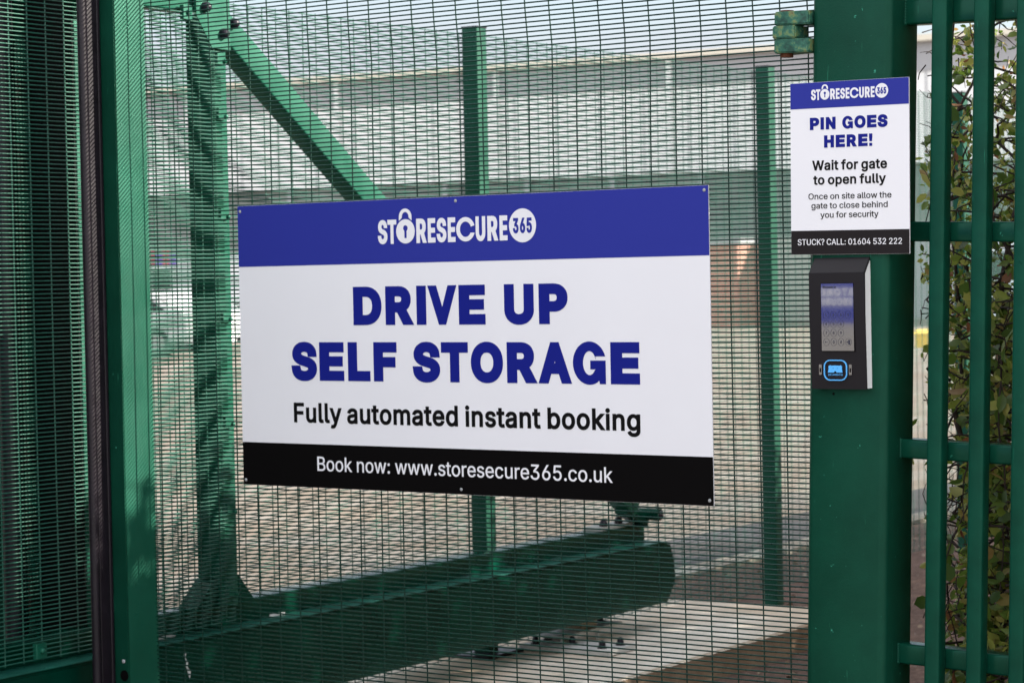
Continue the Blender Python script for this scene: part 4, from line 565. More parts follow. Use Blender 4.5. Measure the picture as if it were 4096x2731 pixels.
curve_mesh('key_symbol', [[(ax-.004, az_), (ax-.0015, az_+.0026), (ax-.0010, az_+.0022), (ax-.0026, az_+.0003), (ax+.004, az_+.0003), (ax+.004, az_-.0003), (ax-.0026, az_-.0003), (ax-.0010, az_-.0022), (ax-.0015, az_-.0026)]], 0, ys, M['keyline'], scr, .0002)
ax = kx[3]
curve_mesh('key_symbol', [[(ax-.0008, az_-.0055), (ax+.0042, az_-.0065), (ax+.0042, az_+.0045), (ax-.0008, az_+.0055)], [(ax-.0055, az_-.001), (ax-.0035, az_-.001), (ax-.0035, az_-.0028), (ax-.0012, az_), (ax-.0035, az_+.0028), (ax-.0035, az_+.001), (ax-.0055, az_+.001)]], 0, ys, M['keyline'], scr, .0002)
lettering('screen_lettering', 'Welcome to', 1.0835, 1.1195, 1.5590, .0060, 'plain', ys, M['keyline'], scr, 5)
bx, bz = 1.1135, 1.3660
def rr(cx, cz, w, h, r): return [(cx+a, cz+b) for a, b in rprof(w, h, r, 6)]
curve_mesh('badge_border', [rr(bx, bz, .0620, .0490, .0165), rr(bx, bz, .0570, .0440, .0140)], 0, -.1082-.0022, M['cyan'], kp, .003)
hd = [(bx-.0195, bz-.0055), (bx-.0170, bz+.0040), (bx-.0178, bz+.0065), (bx-.0172, bz+.0100), (bx-.0140, bz+.0118), (bx-.0110, bz+.0105), (bx-.005, bz+.0112), (bx+.005, bz+.0112), (bx+.0110, bz+.0105), (bx+.0140, bz+.0118), (bx+.0172, bz+.0100), (bx+.0178, bz+.0065), (bx+.0170, bz+.0040), (bx+.0195, bz-.0055), (bx+.0030, bz-.0055), (bx+.0026, bz-.0030), (bx, bz-.0018), (bx-.0026, bz-.0030), (bx-.0030, bz-.0055)]
curve_mesh('badge_emblem', [hd, ell(bx-.0055, bz+.0045, .0013, .0013, 12), ell(bx+.0055, bz+.0045, .0013, .0013, 12)], 0, -.1110, M['cyan'], kp, .003)
lettering('badge_lettering', 'BEARBOX', bx-.0195, bx+.0195, bz-.0125, .0036, 'plain', -.1105, M['cyan'], kp, 20)
for x in (bx-.0405, bx+.0395):
    bm = bmesh.new(); box(bm, x-.0036, x+.0036, -.1108, -.1060, bz-.0110, bz+.0135, .001, axis='y'); o = obj('sensor_window', bm, M['screen'], kp, 35)
    bm = bmesh.new(); box(bm, x-.0018, x+.0018, -.1112, -.1107, bz-.0050, bz+.0050); obj('sensor_lens', bm, M['blk'], o)
reloc(kp)

# ------------------------------------------------------------------ right bar fence
bf = empty('bar_fence', (1.24, 0, 0), 0, 'heavy green railing of upright square bars welded to the gate post', 'fence')
for z0, z1 in ((2.175, 2.235), (1.667, 1.714), (1.155, 1.201), (.666, .715)):
    bm = bmesh.new(); box(bm, 1.243, 3.4, -.010, .040, z0, z1, .006, axis='x'); ra = obj('rail', bm, M['rail'], bf, 35)
    bm = bmesh.new()   # weld bead
    for i in range(9):
        zz = z0+.004+(z1-z0-.008)*i/8; dome(bm, (1.243, -.008, zz), (.7, -.7, 0), .0042+random.random()*.0015, .004, 8, 3)
    obj('weld_bead', bm, M['bar'], ra, 60)
for i in range(19):
    x = 1.331+.1062*i
    bm = bmesh.new(); box(bm, x, x+.0385, -.050, -.011, .08, 2.9, .006); obj('bar', bm, M['bar'], bf, 35)
reloc(bf); bf.rotation_euler = (0, .030, 0); bf.location.x -= .0505

# ------------------------------------------------------------------ left guide post with rubber safety edge
gd = empty('guide_post', (-1.30, -.06, 0), 0, 'green steel channel post with a black rubber edge left of the mesh panel', 'post')
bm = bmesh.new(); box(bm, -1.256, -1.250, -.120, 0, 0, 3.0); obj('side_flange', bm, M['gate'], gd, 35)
bm = bmesh.new(); box(bm, -1.375, -1.2505, -.126, -.1205, 0, 3.0); obj('front_flange', bm, M['darkgreen'] if 0 else M['post'], gd, 35)  # darker paint than the side flange, standing in for its shade
bm = bmesh.new(); box(bm, -1.362, -1.302, -.142, -.127, 0, 3.0, .005); box(bm, -1.320, -1.302, -.182, -.1425, 0, 3.0, .003)
obj('rubber_edge', bm, M['rubber'], gd, 35)
bm = bmesh.new(); cyl(bm, (-1.311, -.194, 0), (-1.311, -.194, 3.0), .0135, 20); obj('rubber_lip', bm, M['rubber'], gd, 40)
bm = bmesh.new(); dome(bm, (-1.270, -.126, .494), (0, -1, 0), .006, .004); obj('screw', bm, M['screw'], gd, 40)
bm = bmesh.new(); cyl(bm, (-1.268, -.126, .452), (-1.268, -.1275, .452), .016, 24); obj('cable_hole', bm, M['blk'], gd, 40)
reloc(gd)

# dark gate portal behind the sliding leaf
pt = empty('gate_portal', (-1.9, .05, 0), 0, 'dark portal posts and cladding behind the mesh at the left edge', 'gate portal')
bm = bmesh.new(); box(bm, -1.70, -1.572, .02, .10, 0, 2.9, .004); obj('post', bm, M['gate'], pt, 35)
bm = bmesh.new(); box(bm, -1.80, -1.572, .012, .018, 0, 2.9); obj('shading', bm, M['black'], pt)  # thin black sheet painted as the shade over the post front
bm = bmesh.new(); box(bm, -1.815, -1.803, .0, .03, 0, 2.36, .002); obj('rust_strip', bm, M['darkrust'], pt)
bm = bmesh.new(); cyl(bm, (-1.86, -.01, 0), (-1.86, -.01, 2.9), .034, 20); obj('rubber_edge', bm, M['rubber'], pt, 40)
bm = bmesh.new(); box(bm, -3.2, -1.815, .035, .08, .0, 2.9, .004); obj('side_panel', bm, M['darkgreen'], pt, 35)
bm = bmesh.new(); box(bm, -2.9, -1.5, -.02, .5, 2.9, 3.0); obj('top_panel', bm, M['darkgreen'], pt, 35)
reloc(pt)

# ------------------------------------------------------------------ sliding gate (local: x = thickness, y = along the leaf)
sg = empty('sliding_gate', (-1.4644, 0, 0), R_(3.5), 'green cantilever sliding gate with diagonal tail brace behind the mesh panel', 'gate')
bm = bmesh.new()
tb = [(-4.0, .229), (3.368, .231), (3.388, .252), (3.430, .302), (3.442, .332), (3.433, .400), (3.396, .482), (-4.0, .482)]
prismx(bm, tb, -.20, .04); bmesh.ops.bevel(bm, geom=[e for e in bm.edges if abs(e.verts[0].co.z-e.verts[1].co.z) < .01 and e.verts[0].co.z > .47 and e.verts[0].co.x > 0 and e.verts[1].co.x > 0], offset=.010, segments=4, affect='EDGES')
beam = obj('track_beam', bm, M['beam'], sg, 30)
bm = bmesh.new(); box(bm, -.0585, .036, -4.0, 3.375, .4822, .4862, .001, axis='y'); obj('ledge_highlight', bm, M['ledge'], beam, 35)  # thin pale strip painted as the highlight along the beam ledge
bm = bmesh.new(); box(bm, -.16, -.06, -4.0, 3.36, .4825, .558, .005, axis='y'); rail = obj('bottom_rail', bm, M['beam'], sg, 35)
bm = bmesh.new(); box(bm, -.158, -.062, 3.3605, 3.364, .486, .555); obj('end_plate', bm, M['rustedge'], rail)
for y in (.30, .86, 1.42, 1.98, 2.62, 3.02):   # stitch welds along the ledge
    bm = bmesh.new()
    for i in range(8): dome(bm, (-.058, y+i*.009, .483), (.5, 0, 1), .008+random.random()*.002, .009, 8, 3)
    obj('stitch_weld', bm, M['galv'] if y in (.86, .30) else M['beam'], beam, 60)
bm = bmesh.new(); pts = [(.300, .500), (.311, .490), (.306, .476), (.318, .462), (.316, .446), (.330, .430), (.325, .405), (.320, .420), (.308, .450), (.310, .466), (.298, .480)]
prismx(bm, [(y, z-.045) for y, z in pts], .0402, .0412); obj('paint_chip', bm, M['paintchip'], beam)
bm = bmesh.new(); box(bm, -.10, 0, .538, .622, .559, 2.461, .006); post = obj('tail_post', bm, M['gate'], sg, 35)
bm = bmesh.new()
prismx(bm, [(.6225, .559), (.715, .559), (.715, .566), (.640, .650), (.6225, .660)], -.09, -.012)
obj('gusset', bm, M['beam'], post); bm = bmesh.new(); prismx(bm, [(.5375, .559), (.43, .559), (.43, .566), (.51, .640), (.5375, .650)], -.09, -.012); obj('gusset', bm, M['beam'], post)
bm = bmesh.new(); bar(bm, (-.055, .640, 2.437), (-.055, 3.235, .640), .080, .090, .007); brace = obj('brace', bm, M['gate'], sg, 35)
for y0, z0 in ((.55, 2.46),):
    bm = bmesh.new(); prismx(bm, [(.465, 2.62), (.465, 2.450), (.540, 2.350), (.630, 2.350), (.630, 2.62)], .001, .012); pl = obj('head_plate', bm, M['gate'], sg)
for y, z in ((.505, 2.478), (.592, 2.400), (.672, 2.440)):
    bm = bmesh.new(); dome(bm, (.012 if y < .65 else -.012, y, z), (1, 0, 0), .017, .026); obj('bolt', bm, M['cap'], pl, 40)
bm = bmesh.new(); bar(bm, (-.05, 3.16, .640), (-.05, 3.33, .570), .06, .05, .005); cyl(bm, (-.08, 3.34, .60), (.03, 3.34, .60), .026, 14); obj('brace_foot', bm, M['beam'], brace, 35)
bm = bmesh.new(); box(bm, -.155, -.065, 3.02, 3.31, .5585, .572); obj('foot_plate', bm, M['galv'], brace)
for y in (3.07, 3.19): 
    bm = bmesh.new(); dome(bm, (-.085, y, .572), (0, 0, 1), .018, .03); obj('bolt', bm, M['cap'], brace, 40)
bm = bmesh.new(); dome(bm, (.0, 3.345, .60), (1, 0, -.2), .026, .04); obj('bolt', bm, M['cap'], brace, 40)
bm = bmesh.new(); box(bm, -.09, -.01, -4.0, .50, 2.462, 2.56, .006, axis='y'); obj('top_rail', bm, M['gate'], sg, 35)
def gfn(u, z, s): return (-s+.006+.002*math.sin(u*5), u, z)
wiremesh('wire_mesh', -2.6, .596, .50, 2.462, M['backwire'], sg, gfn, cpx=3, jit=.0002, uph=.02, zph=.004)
for z in (2.316, 2.139, 1.817, 1.487, 1.149, .866, .600):
    bm = bmesh.new(); box(bm, .0005, .010, .566, .606, z-.012, z+.022, .002); c = obj('clamp', bm, M['gate'], sg, 35)
    bm = bmesh.new(); dome(bm, (.010, .600, z-.004), (1, 0, 0), .0075, .009, 10); obj('bolt', bm, M['gate'], c, 40)
for y, z in ((-.30, .536), (.42, 2.455), (-.55, 2.455), (-1.2, .536)):
    bm = bmesh.new(); box(bm, -.001, .016, y-.022, y+.022, z-.022, z+.022, .003); c = obj('clamp', bm, M['gate'], sg, 35)
    bm = bmesh.new(); dome(bm, (.016, y, z), (1, 0, 0), .009, .010, 10); obj('bolt', bm, M['gate'], c, 40)

# ------------------------------------------------------------------ roller carriage
rc = empty('roller_carriage', (-1.64, 2.86, .12), R_(3.5), 'galvanised roller carriage bolted to the concrete pad under the gate beam', 'gate roller')
bm = bmesh.new(); box(bm, -.20, .215, -.27, -.055, .004, .024, .002); obj('base_plate', bm, M['galv'], rc)
bm = bmesh.new(); box(bm, -.22, -.04, -.20, .27, .046, .056, .002); obj('upper_plate', bm, M['galv'], rc)
for x, y, zz in ((-.150, -.227, .024), (-.165, -.110, .024), (-.150, .140, .056), (-.130, .240, .056), (.150, -.212, .024), (.172, -.110, .024), (-.02, -.16, .024)):
    bm = bmesh.new(); cyl(bm, (x, y, zz), (x, y, zz+.004), .020, 18); dome(bm, (x, y, zz+.004), (0, 0, 1), .0140, .028); obj('capped_nut', bm, M['cap'], rc, 40)
for x, y in ((-.055, -.18), (-.06, .1), (-.20, .1), (-.20, -.15)):
    bm = bmesh.new(); cyl(bm, (x, y, .004), (x, y, .045), .008, 12); obj('spacer_stud', bm, M['galv'], rc, 40)
bm = bmesh.new(); box(bm, -.17, -.06, -.02, .10, .0565, .112, .003); obj('axle_bracket', bm, M['gold'], rc, 35)

# ------------------------------------------------------------------ back fence: posts and panels
kf = -.0612
BX = lambda y: -1.840+kf*(y-2.405)
names = ['first back fence post, square, rising behind the top edge of the large sign',
         'second back fence post, standing right of the large sign behind the mesh',
         'third back fence post, dimly seen between the bars of the green railing']
def backpost(y, label, i):
    o = empty('fence_post', (BX(y), y, 0), R_(3.5), label, 'post', 'posts of the back fence')
    bm = bmesh.new(); box(bm, -.072, 0, .0, .070, 0, 2.574, .005); obj('post', bm, M['backpost'], o, 35)
    if i == 0:
        bm = bmesh.new(); box(bm, -.15, .06, -.10, .16, .1205, .134, .002); obj('base_plate', bm, M['cap'], o, 35)
    bm = bmesh.new(); box(bm, -.074, .002, -.002, .072, 2.5745, 2.581, .004); obj('post_cap', bm, M['cap'], o, 35)
    return o
for i, (y, lb) in enumerate(((2.402, names[0]), (4.882, names[1]), (7.24, names[2]))): backpost(y, lb, i)
labs = ['back fence mesh panel left of the first back fence post, behind the gate brace',
        'back fence mesh panel between the first and second back fence posts, behind the large sign',
        'back fence mesh panel between the second back fence post and the gate post',
        'back fence mesh panel seen between the bars of the green railing, beyond the hedge']
for i, (y0, y1) in enumerate(((-.05, 2.42), (2.42, 4.90), (4.90, 7.26), (7.26, 12.0))):
    o = empty('back_fence_panel', (BX(y0)-.074, y0, 0), R_(3.5), labs[i], 'fence panel', 'mesh panels of the back fence')
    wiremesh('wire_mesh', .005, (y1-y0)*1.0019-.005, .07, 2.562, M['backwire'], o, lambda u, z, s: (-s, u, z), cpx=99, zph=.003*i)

# ------------------------------------------------------------------ hedges
def leaves(name, P, Dr, Ln, m, parent, wr=.30):
    """folded pointed leaves: P base points, Dr directions, Ln lengths"""
    n = len(P); Dr = Dr/np.linalg.norm(Dr, axis=1)[:, None]
    t = rng.normal(size=(n, 3)); s = np.cross(Dr, t); s /= np.linalg.norm(s, axis=1)[:, None]; u = np.cross(s, Dr)
    Ln = Ln[:, None]; w = Ln*wr*rng.uniform(.8, 1.2, (n, 1)); fo = Ln*rng.uniform(.02, .12, (n, 1)); dr = Ln*rng.uniform(-.25, .05, (n, 1))
    V = np.stack([P, P+Dr*Ln*.32-s*w*.85+u*fo, P+Dr*Ln*.68-s*w*.8+u*(fo+dr*.4), P+Dr*Ln+u*dr, P+Dr*Ln*.68+s*w*.8+u*(fo+dr*.4), P+Dr*Ln*.32+s*w*.85+u*fo], 1).reshape(-1, 3)
    b = np.arange(n)[:, None]*6; Fq = np.concatenate([b+np.array([[0, 3, 2, 1]]), b+np.array([[0, 5, 4, 3]])], 1).reshape(-1, 4)
    me = bpy.data.meshes.new(name); me.vertices.add(len(V)); me.vertices.foreach_set('co', V.ravel().astype(np.float32))
    me.loops.add(Fq.size); me.loops.foreach_set('vertex_index', Fq.ravel().astype(np.int32)); me.polygons.add(len(Fq))
    me.polygons.foreach_set('loop_start', (np.arange(len(Fq))*4).astype(np.int32)); me.update(calc_edges=True)
    return obj(name, me, m, parent)
def walk(p, d, n, step, jit, lift=0):
    out = [np.array(p, float)]; d = np.array(d, float); d /= np.linalg.norm(d)
    for _ in range(n):
        d = d+rng.normal(0, jit, 3)+np.array([0, 0, lift]); d /= np.linalg.norm(d); out.append(out[-1]+d*step)
    return np.array(out)
hd_ = empty('hedge', (1.5, .9, 0), 0, 'thorny green and yellow hedge with bare dark twigs behind the green railing', 'hedge')
stems, rads, lp, ld, ll = [], [], [], [], []
def seenx(y): return 3.935-.492*(y+5.196)     # left edge of the bushy part
for i in range(36):
    y = rng.uniform(.35, 1.6); x = seenx(y)+rng.uniform(.03, .75); h = rng.uniform(1.9, 2.7)
    st = walk((x, y, 0), (rng.normal(0, .15), rng.normal(0, .15), 1), int(h/.09), .09, .13, .05); stems.append(st); rads.append(np.linspace(.012, .004, len(st)))
    for k in range(3, len(st), 1):
        for q in range(2):
            a = rng.uniform(0, 2*np.pi); d = np.array([math.cos(a)-.25, math.sin(a)-.1, rng.uniform(-.3, .6)]); n = rng.integers(4, 10)
            b = walk(st[k], d, n, .05, .28); stems.append(b); rads.append(np.linspace(.0042, .0014, len(b)))
            for r in range(1, len(b)):
                if rng.random() < .35:
                    tw = walk(b[r], rng.normal(size=3), 3, .03, .3); stems.append(tw); rads.append(np.linspace(.0018, .0008, len(tw)))
                    src = list(tw)
                else: src = [b[r]]
                for s_ in src:
                    for _ in range(rng.integers(1, 4)):
                        lp.append(s_+rng.normal(0, .008, 3)); dd = rng.normal(size=3); dd[2] -= .2; ld.append(dd); ll.append(rng.uniform(.013, .026) if rng.random() < .6 else rng.uniform(.026, .044))
lp, ld, ll = np.array(lp), np.array(ld), np.array(ll)
ll = ll*np.where(lp[:, 2] < 1.45, 1.35, 1.0)
keep = (lp[:, 1] > .075) & (lp[:, 2] > .02)
# thin out towards the gate post so that the background shows through
edge = lp[:, 0]-(3.935-.505*(lp[:, 1]+5.196)); prob = np.clip((edge+.0+.05*np.sin(lp[:, 2]*4.1+.6))/.09, .02, 1)
keep &= (rng.random(len(lp)) < prob) & (edge > -.07)
leaves('foliage', lp[keep], ld[keep], ll[keep], M['leaf'], hd_)
def taper(lines, rs, name, m, parent, seg=5):
    V, Fc, base = [], [], 0
    for P, r in zip(lines, rs):
        n = len(P); d = np.gradient(P, axis=0); d /= np.linalg.norm(d, axis=1)[:, None]+1e-12; s = np.cross(d, np.array([.3, .8, .52])); s /= np.linalg.norm(s, axis=1)[:, None]; u = np.cross(s, d)
        a = np.arange(seg)*2*np.pi/seg; V.append((P[:, None]+(s[:, None]*np.cos(a)[None, :, None]+u[:, None]*np.sin(a)[None, :, None])*r[:, None, None]).reshape(-1, 3))
        i = np.arange(n-1)[:, None]*seg; j = np.arange(seg)[None]; k = (j+1) % seg
        Fc.append(np.stack([base+i+j, base+i+k, base+i+seg+k, base+i+seg+j], -1).reshape(-1, 4)); base += n*seg
    V = np.concatenate(V); Fc = np.concatenate(Fc); me = bpy.data.meshes.new(name); me.vertices.add(len(V)); me.vertices.foreach_set('co', V.ravel().astype(np.float32))
    me.loops.add(Fc.size); me.loops.foreach_set('vertex_index', Fc.ravel().astype(np.int32)); me.polygons.add(len(Fc)); me.polygons.foreach_set('loop_start', (np.arange(len(Fc))*4).astype(np.int32)); me.update(calc_edges=True)
    me.polygons.foreach_set('use_smooth', [True]*len(Fc)); return obj(name, me, m, parent)
stems2, rads2 = [], []
for P, r in zip(stems, rads):
    if P[:, 1].min() > .07 and (P[:, 0]-(3.935-.505*(P[:, 1]+5.196))).min() > -.035: stems2.append(P); rads2.append(r)
# a few bare arching twigs reaching out towards the gate post
for z in (.62, .95, 1.20, 1.33, 1.62, 1.78, 1.90, 2.03):
    y = rng.uniform(.4, .9); P = walk((seenx(y)+.12, y, z-.05), (-1, rng.normal(0, .2), rng.uniform(-.1, .5)), 7, .03, .14); stems2.append(P); rads2.append(np.linspace(.004, .0015, len(P)))
    for q in P[1:]:
        tw = walk(q, rng.normal(size=3), 2, .010, .2); stems2.append(tw); rads2.append(np.linspace(.0014, .0006, len(tw)))
taper(stems2, rads2, 'branches', M['bark'], hd_)
# ivy climbing through it, larger leaves
ip, idr, il, ist, isr = [], [], [], [], []
iv = empty('ivy', (1.3, .5, 0), 0, 'large leaved ivy hanging at the right edge behind the railing bars', 'climbing plant')
for i in range(5):
    y = rng.uniform(.16, .40); P = walk((seenx(y)+.02+rng.uniform(.0, .10), y, rng.uniform(1.0, 2.35)), (.1, 0, -1), 12, .05, .12); P = P[P[:, 1] > .09]
    if len(P) < 3: continue
    ist.append(P); isr.append(np.linspace(.003, .0015, len(P)))
    for q in P:
        if q[1] > .11: ip.append(q); idr.append(rng.normal(0, .6, 3)+np.array([0, 0, -.8])); il.append(rng.uniform(.028, .055))
leaves('foliage', np.array(ip), np.array(idr), np.array(il), M['ivy'], iv, .42); taper(ist, isr, 'stem', M['bark'], iv)
reloc(hd_); reloc(iv)
# the tall hedge line that carries on to the right and shades the yard side
h2 = empty('hedge', (2.6, 7, 0), 0, 'tall dark hedge line running back from the railing, right of the view', 'hedge')
n = 100000
px = rng.uniform(1.75, 3.3, n); py = .3+18.7*rng.uniform(0, 1, n)**1.35; top = 3.02+.11*np.clip(py-1.6, 0, 3)+.14*np.sin(py*2.1)+.12*np.sin(py*5.3+1); pz = top*rng.uniform(.02, 1, n)**.75
leaves('foliage', np.stack([px, py, pz], 1), rng.normal(size=(n, 3)), rng.uniform(.05, .12, n), M['leaf'], h2, .36)
hs, hr = [], []
for i in range(26):
    P = walk((rng.uniform(2.1, 2.8), 2.2+i*.64, 0), (0, 0, 1), 22, .11, .10, .06); hs.append(P); hr.append(np.linspace(.03, .008, len(P)))
    for k in range(4, 20, 2): B_ = walk(P[k], (rng.normal(), rng.normal(), .3), 7, .09, .2); hs.append(B_); hr.append(np.linspace(.009, .003, len(B_)))
taper(hs, hr, 'branches', M['bark'], h2); reloc(h2)
blocker_hedge = empty('hedge', (-3.6, -2.5, 0), 0, 'unseen evergreen hedge added left of the view to block sky light', 'hedge')  # added out of view to darken the left-hand faces
n = 26000; qx = rng.uniform(-4.6, -2.75, n); qy = rng.uniform(-6.5, -.45, n)
leaves('foliage', np.stack([qx, qy, rng.uniform(.05, 3.6, n)], 1), rng.normal(size=(n, 3)), rng.uniform(.07, .13, n), M['darkleaf'], blocker_hedge, .4)
gs = [walk((-3.6+rng.normal(0, .2), -6.2+i*.55, 0), (0, 0, 1), 26, .12, .08, .06) for i in range(11)]
taper(gs, [np.linspace(.03, .008, len(P)) for P in gs], 'branches', M['bark'], blocker_hedge); reloc(blocker_hedge)
# leaf litter on the soil
n = 2600; lx = rng.uniform(-2.5, 2.5, n); ly = rng.uniform(.2, 9, n); lx -= .0612*ly
ok = ~((lx > -2.4) & (lx < -.9-.064*ly) & (ly < 4.3))
lt = leaves('leaf_litter', np.stack([lx, ly, np.full(n, .014)], 1)[ok], np.stack([rng.normal(size=n), rng.normal(size=n), rng.uniform(-.05, .15, n)], 1)[ok], rng.uniform(.015, .04, n)[ok],
            leafm('dry_leaves', [(0, (.06, .03, .02)), (.5, (.16, .09, .05)), (1, (.34, .26, .18))], .1), None)
tag(lt, 'dry brown leaves and bark scattered over the planting bed', 'leaf litter', kind='stuff')

# ------------------------------------------------------------------ warehouse far behind (local x runs along the facade to the right)
FC = Vector((.9930, .1184, 0)); FD = Vector((-.1184, .9930, 0))
wh = empty('warehouse', (-38.1, 63.5, 0), math.atan2(FC.y, FC.x), 'long pale warehouse with a grey eaves band behind both fences', 'building')
wallw = flat('white_cladding', (.80, .79, .77), .5); grey = flat('grey_cladding', (.33, .325, .335), .5); cream = flat('cream_gutter', (.70, .64, .52), .6)
dark = paint('dark_glazing_band', (.19, .205, .19), .35, .4, .35, 20, .0); lower = flat('lower_wall', (.42, .40, .36), .7)
def wb(name, a, b, d0, d1, z0, z1, m, parent=wh):
    bm = bmesh.new(); box(bm, a, b, d0, d1, z0, z1); return obj(name, bm, m, parent)
wb('wall', -70, 45, 0, 20, 4.95, 7.80, wallw); wb('eaves_band', -70, 45, -.05, 20, 7.802, 8.72, grey); wb('gutter', -70, 45, -.35, 20.2, 8.722, 8.92, cream)
wb('window_band', -70, 45, .3, 20, 2.72, 4.948, dark); wb('lower_wall', -70, 45, 0, 20, 0, 2.718, lower)
for x in np.arange(-68, 44, 6.6): wb('downpipe', x-.09, x+.09, -.16, -.052, 5.0, 8.70, wallw)
for x in np.arange(-69, 44, 1.65): wb('panel_joint', x-.025, x+.025, -.012, -.001, 4.96, 7.79, grey)
for x in np.arange(-67, 44, 3.3): wb('window_mullion', x-.09, x+.09, .12, .298, 2.73, 4.94, grey)
for x in np.arange(-67.5, 44, 5.5): wb('loading_door', x, x+3.0, -.03, -.002, .05, 2.5, dark if int(x) % 2 else grey)
br = empty('brick_annex', (-33.59, 56.66, 0), math.atan2(FC.y, FC.x), 'small red brick annex with one sunlit side, right of the large sign', 'building')
def brick():
    m, t, p = mat('red_brick'); tc = N(t, 'ShaderNodeTexCoord'); b = N(t, 'ShaderNodeTexBrick'); b.inputs['Scale'].default_value = 4.4
    sp = N(t, 'ShaderNodeSeparateXYZ'); cb = N(t, 'ShaderNodeCombineXYZ'); ad = N(t, 'ShaderNodeMath', operation='ADD')
    t.links.new(tc.outputs['Object'], sp.inputs[0]); t.links.new(sp.outputs[0], ad.inputs[0]); t.links.new(sp.outputs[1], ad.inputs[1]); t.links.new(ad.outputs[0], cb.inputs[0]); t.links.new(sp.outputs[2], cb.inputs[1])
    t.links.new(cb.outputs[0], b.inputs[0]); b.inputs['Color1'].default_value = (.36, .13, .09, 1); b.inputs['Color2'].default_value = (.48, .2, .14, 1); b.inputs['Mortar'].default_value = (.5, .42, .36, 1)
    t.links.new(b.outputs[0], p.inputs['Base Color']); p.inputs['Roughness'].default_value = .9; return m
wb('wall', -9, 0, 0, 1.5, 0, 2.45, brick(), br); wb('roof', -9.1, .1, -.1, 1.6, 2.452, 2.60, grey, br)
wb('door', -5, -4, -.04, -.002, .02, 2.05, dark, br)

# ------------------------------------------------------------------ parked vehicles far behind
glass = flat('car_glass', (.02, .025, .03), .08); tyre = flat('tyre_rubber', (.02, .02, .02), .8)
def vehicle(name, loc, rz, prof, glassp, L_, w, col, label, cat, wheels=(.8, 3.4)):
    o = empty(name, loc, rz, label, cat, 'vehicles parked in front of the warehouse')
    m = paint(name+'_paint', col, .25, .05, 2, 40, 0, coat=.6)
    bm = bmesh.new(); prism(bm, prof, -w/2, w/2); bmesh.ops.bevel(bm, geom=[e for e in bm.edges if abs(e.verts[0].co.y-e.verts[1].co.y) < .01], offset=.07, segments=2, affect='EDGES')
    obj('body', bm, m, o, 35)
    for gpts in glassp:
        bm = bmesh.new(); prism(bm, gpts, -w/2-.012, w/2+.012); obj('window', bm, glass, o)
    for x in wheels:
        for s in (-1, 1):
            bm = bmesh.new(); cyl(bm, (x, s*(w/2-.2), .32), (x, s*(w/2+.01), .32), .32, 22); wl = obj('wheel', bm, tyre, o, 40)
            bm = bmesh.new(); cyl(bm, (x, s*(w/2+.01), .32), (x, s*(w/2+.03), .32), .2, 16); obj('rim', bm, M['galv'], wl, 40)
    for s in (-1, 1):
        bm = bmesh.new(); box(bm, -.03, .05, s*w*.36-.14, s*w*.36+.14, .62, .78, .02); obj('headlight', bm, M['whiteplastic'], o, 35)
    return o
CAR = [(0, .3), (0, .75), (.15, .85), (1.05, .98), (1.75, 1.42), (3.1, 1.46), (3.95, 1.0), (4.25, .92), (4.3, .3)]
CG = [[(1.2, .98), (1.8, 1.36), (2.35, 1.38), (2.35, .98)], [(2.42, .98), (2.42, 1.38), (3.05, 1.40), (3.7, .99)]]
VAN = [(0, .3), (0, 1.0), (.7, 1.2), (1.35, 2.2), (1.7, 2.35), (5.2, 2.35), (5.25, .3)]
VG = [[(.95, 1.28), (1.4, 2.0), (2.1, 2.0), (2.1, 1.28)]]
vehicle('parked_car', (-41.0, 37.6, 0), R_(12), CAR, CG, 4.3, 1.75, (.62, .64, .66), 'silver hatchback seen through the meshes left of the gate tail post', 'car')
vehicle('parked_car', (-37.4, 33.3, 0), R_(8), CAR, CG, 4.3, 1.75, (.75, .75, .75), 'white car half hidden by the left edge of the large sign', 'car')
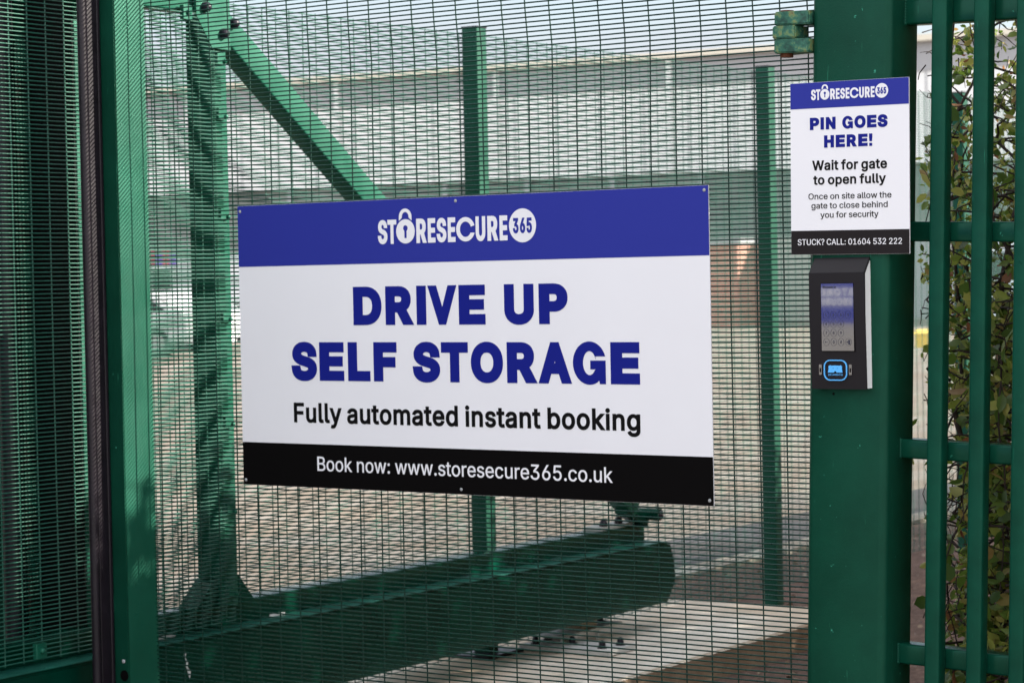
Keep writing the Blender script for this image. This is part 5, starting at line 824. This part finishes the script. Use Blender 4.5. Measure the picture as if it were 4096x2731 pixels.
vehicle('parked_van', (-46.5, 44.5, 0), R_(10), VAN, VG, 5.2, 1.95, (.72, .73, .75), 'white van behind the cars left of the gate tail post', 'van', (.9, 4.2))
vehicle('parked_van', (-24.9, 52.5, 0), R_(6), VAN, VG, 5.2, 1.95, (.66, .69, .76), 'pale blue van seen between the gate post and the first railing bar', 'van', (.9, 4.2))
bn = empty('wall_banner', (-38.93, 37.73, 2.06), R_(36), 'small red and purple banner board far behind, above the parked cars', 'banner')
for i, c in enumerate(((.35, .05, .09), (.16, .08, .45), (.5, .1, .12), (.2, .1, .5))):
    bm = bmesh.new(); box(bm, i*.17, i*.17+.165, 0, .03, 0, .30 if i % 2 else .38); obj('banner_patch', bm, flat('banner_%d' % i, c, .6), bn)
for x in (.02, .60):
    bm = bmesh.new(); box(bm, x, x+.04, .032, .07, -2.06, .36); obj('leg', bm, grey, bn)
yb_ = empty('grit_bin', (-19.3, 40.0, 0), R_(5), 'yellow grit bin low on the yard, seen just right of the gate post', 'bin')
bm = bmesh.new(); box(bm, 0, .45, 0, .5, 0, .26, .05); obj('bin_body', bm, flat('yellow_plastic', (.75, .5, .06), .5), yb_, 35)
bm = bmesh.new(); prismx(bm, [(-.03, .261), (.53, .261), (.53, .31), (.25, .36), (-.03, .30)], -.03, .48); obj('bin_lid', bm, flat('yellow_lid', (.85, .6, .1), .5), yb_, 35)

# ------------------------------------------------------------------ sign across the lane, mirrored in the keypad glass
rs = empty('lane_sign', (-1.65, -5.05, 1.356), R_(180), 'blue board with white letters across the lane, mirrored in the keypad screen', 'sign')
bm = bmesh.new(); box(bm, -1.2, 1.2, 0, .02, 0, .9); obj('board', bm, M['blue'], rs)
lettering('sign_lettering', 'STORE', -.135, .045, .128, .036, 'heavy', -.004, M['white'], rs)
lettering('sign_lettering', 'SECURE', -.125, .045, .084, .034, 'heavy', -.004, M['white'], rs)
for x in (-1.0, 1.0):
    bm = bmesh.new(); box(bm, x-.03, x+.03, .021, .081, -1.356, .9, .005); obj('leg', bm, M['post'], rs)
S.cycles.max_bounces = 8; S.cycles.transparent_max_bounces = 8
S.cycles.use_denoising = True
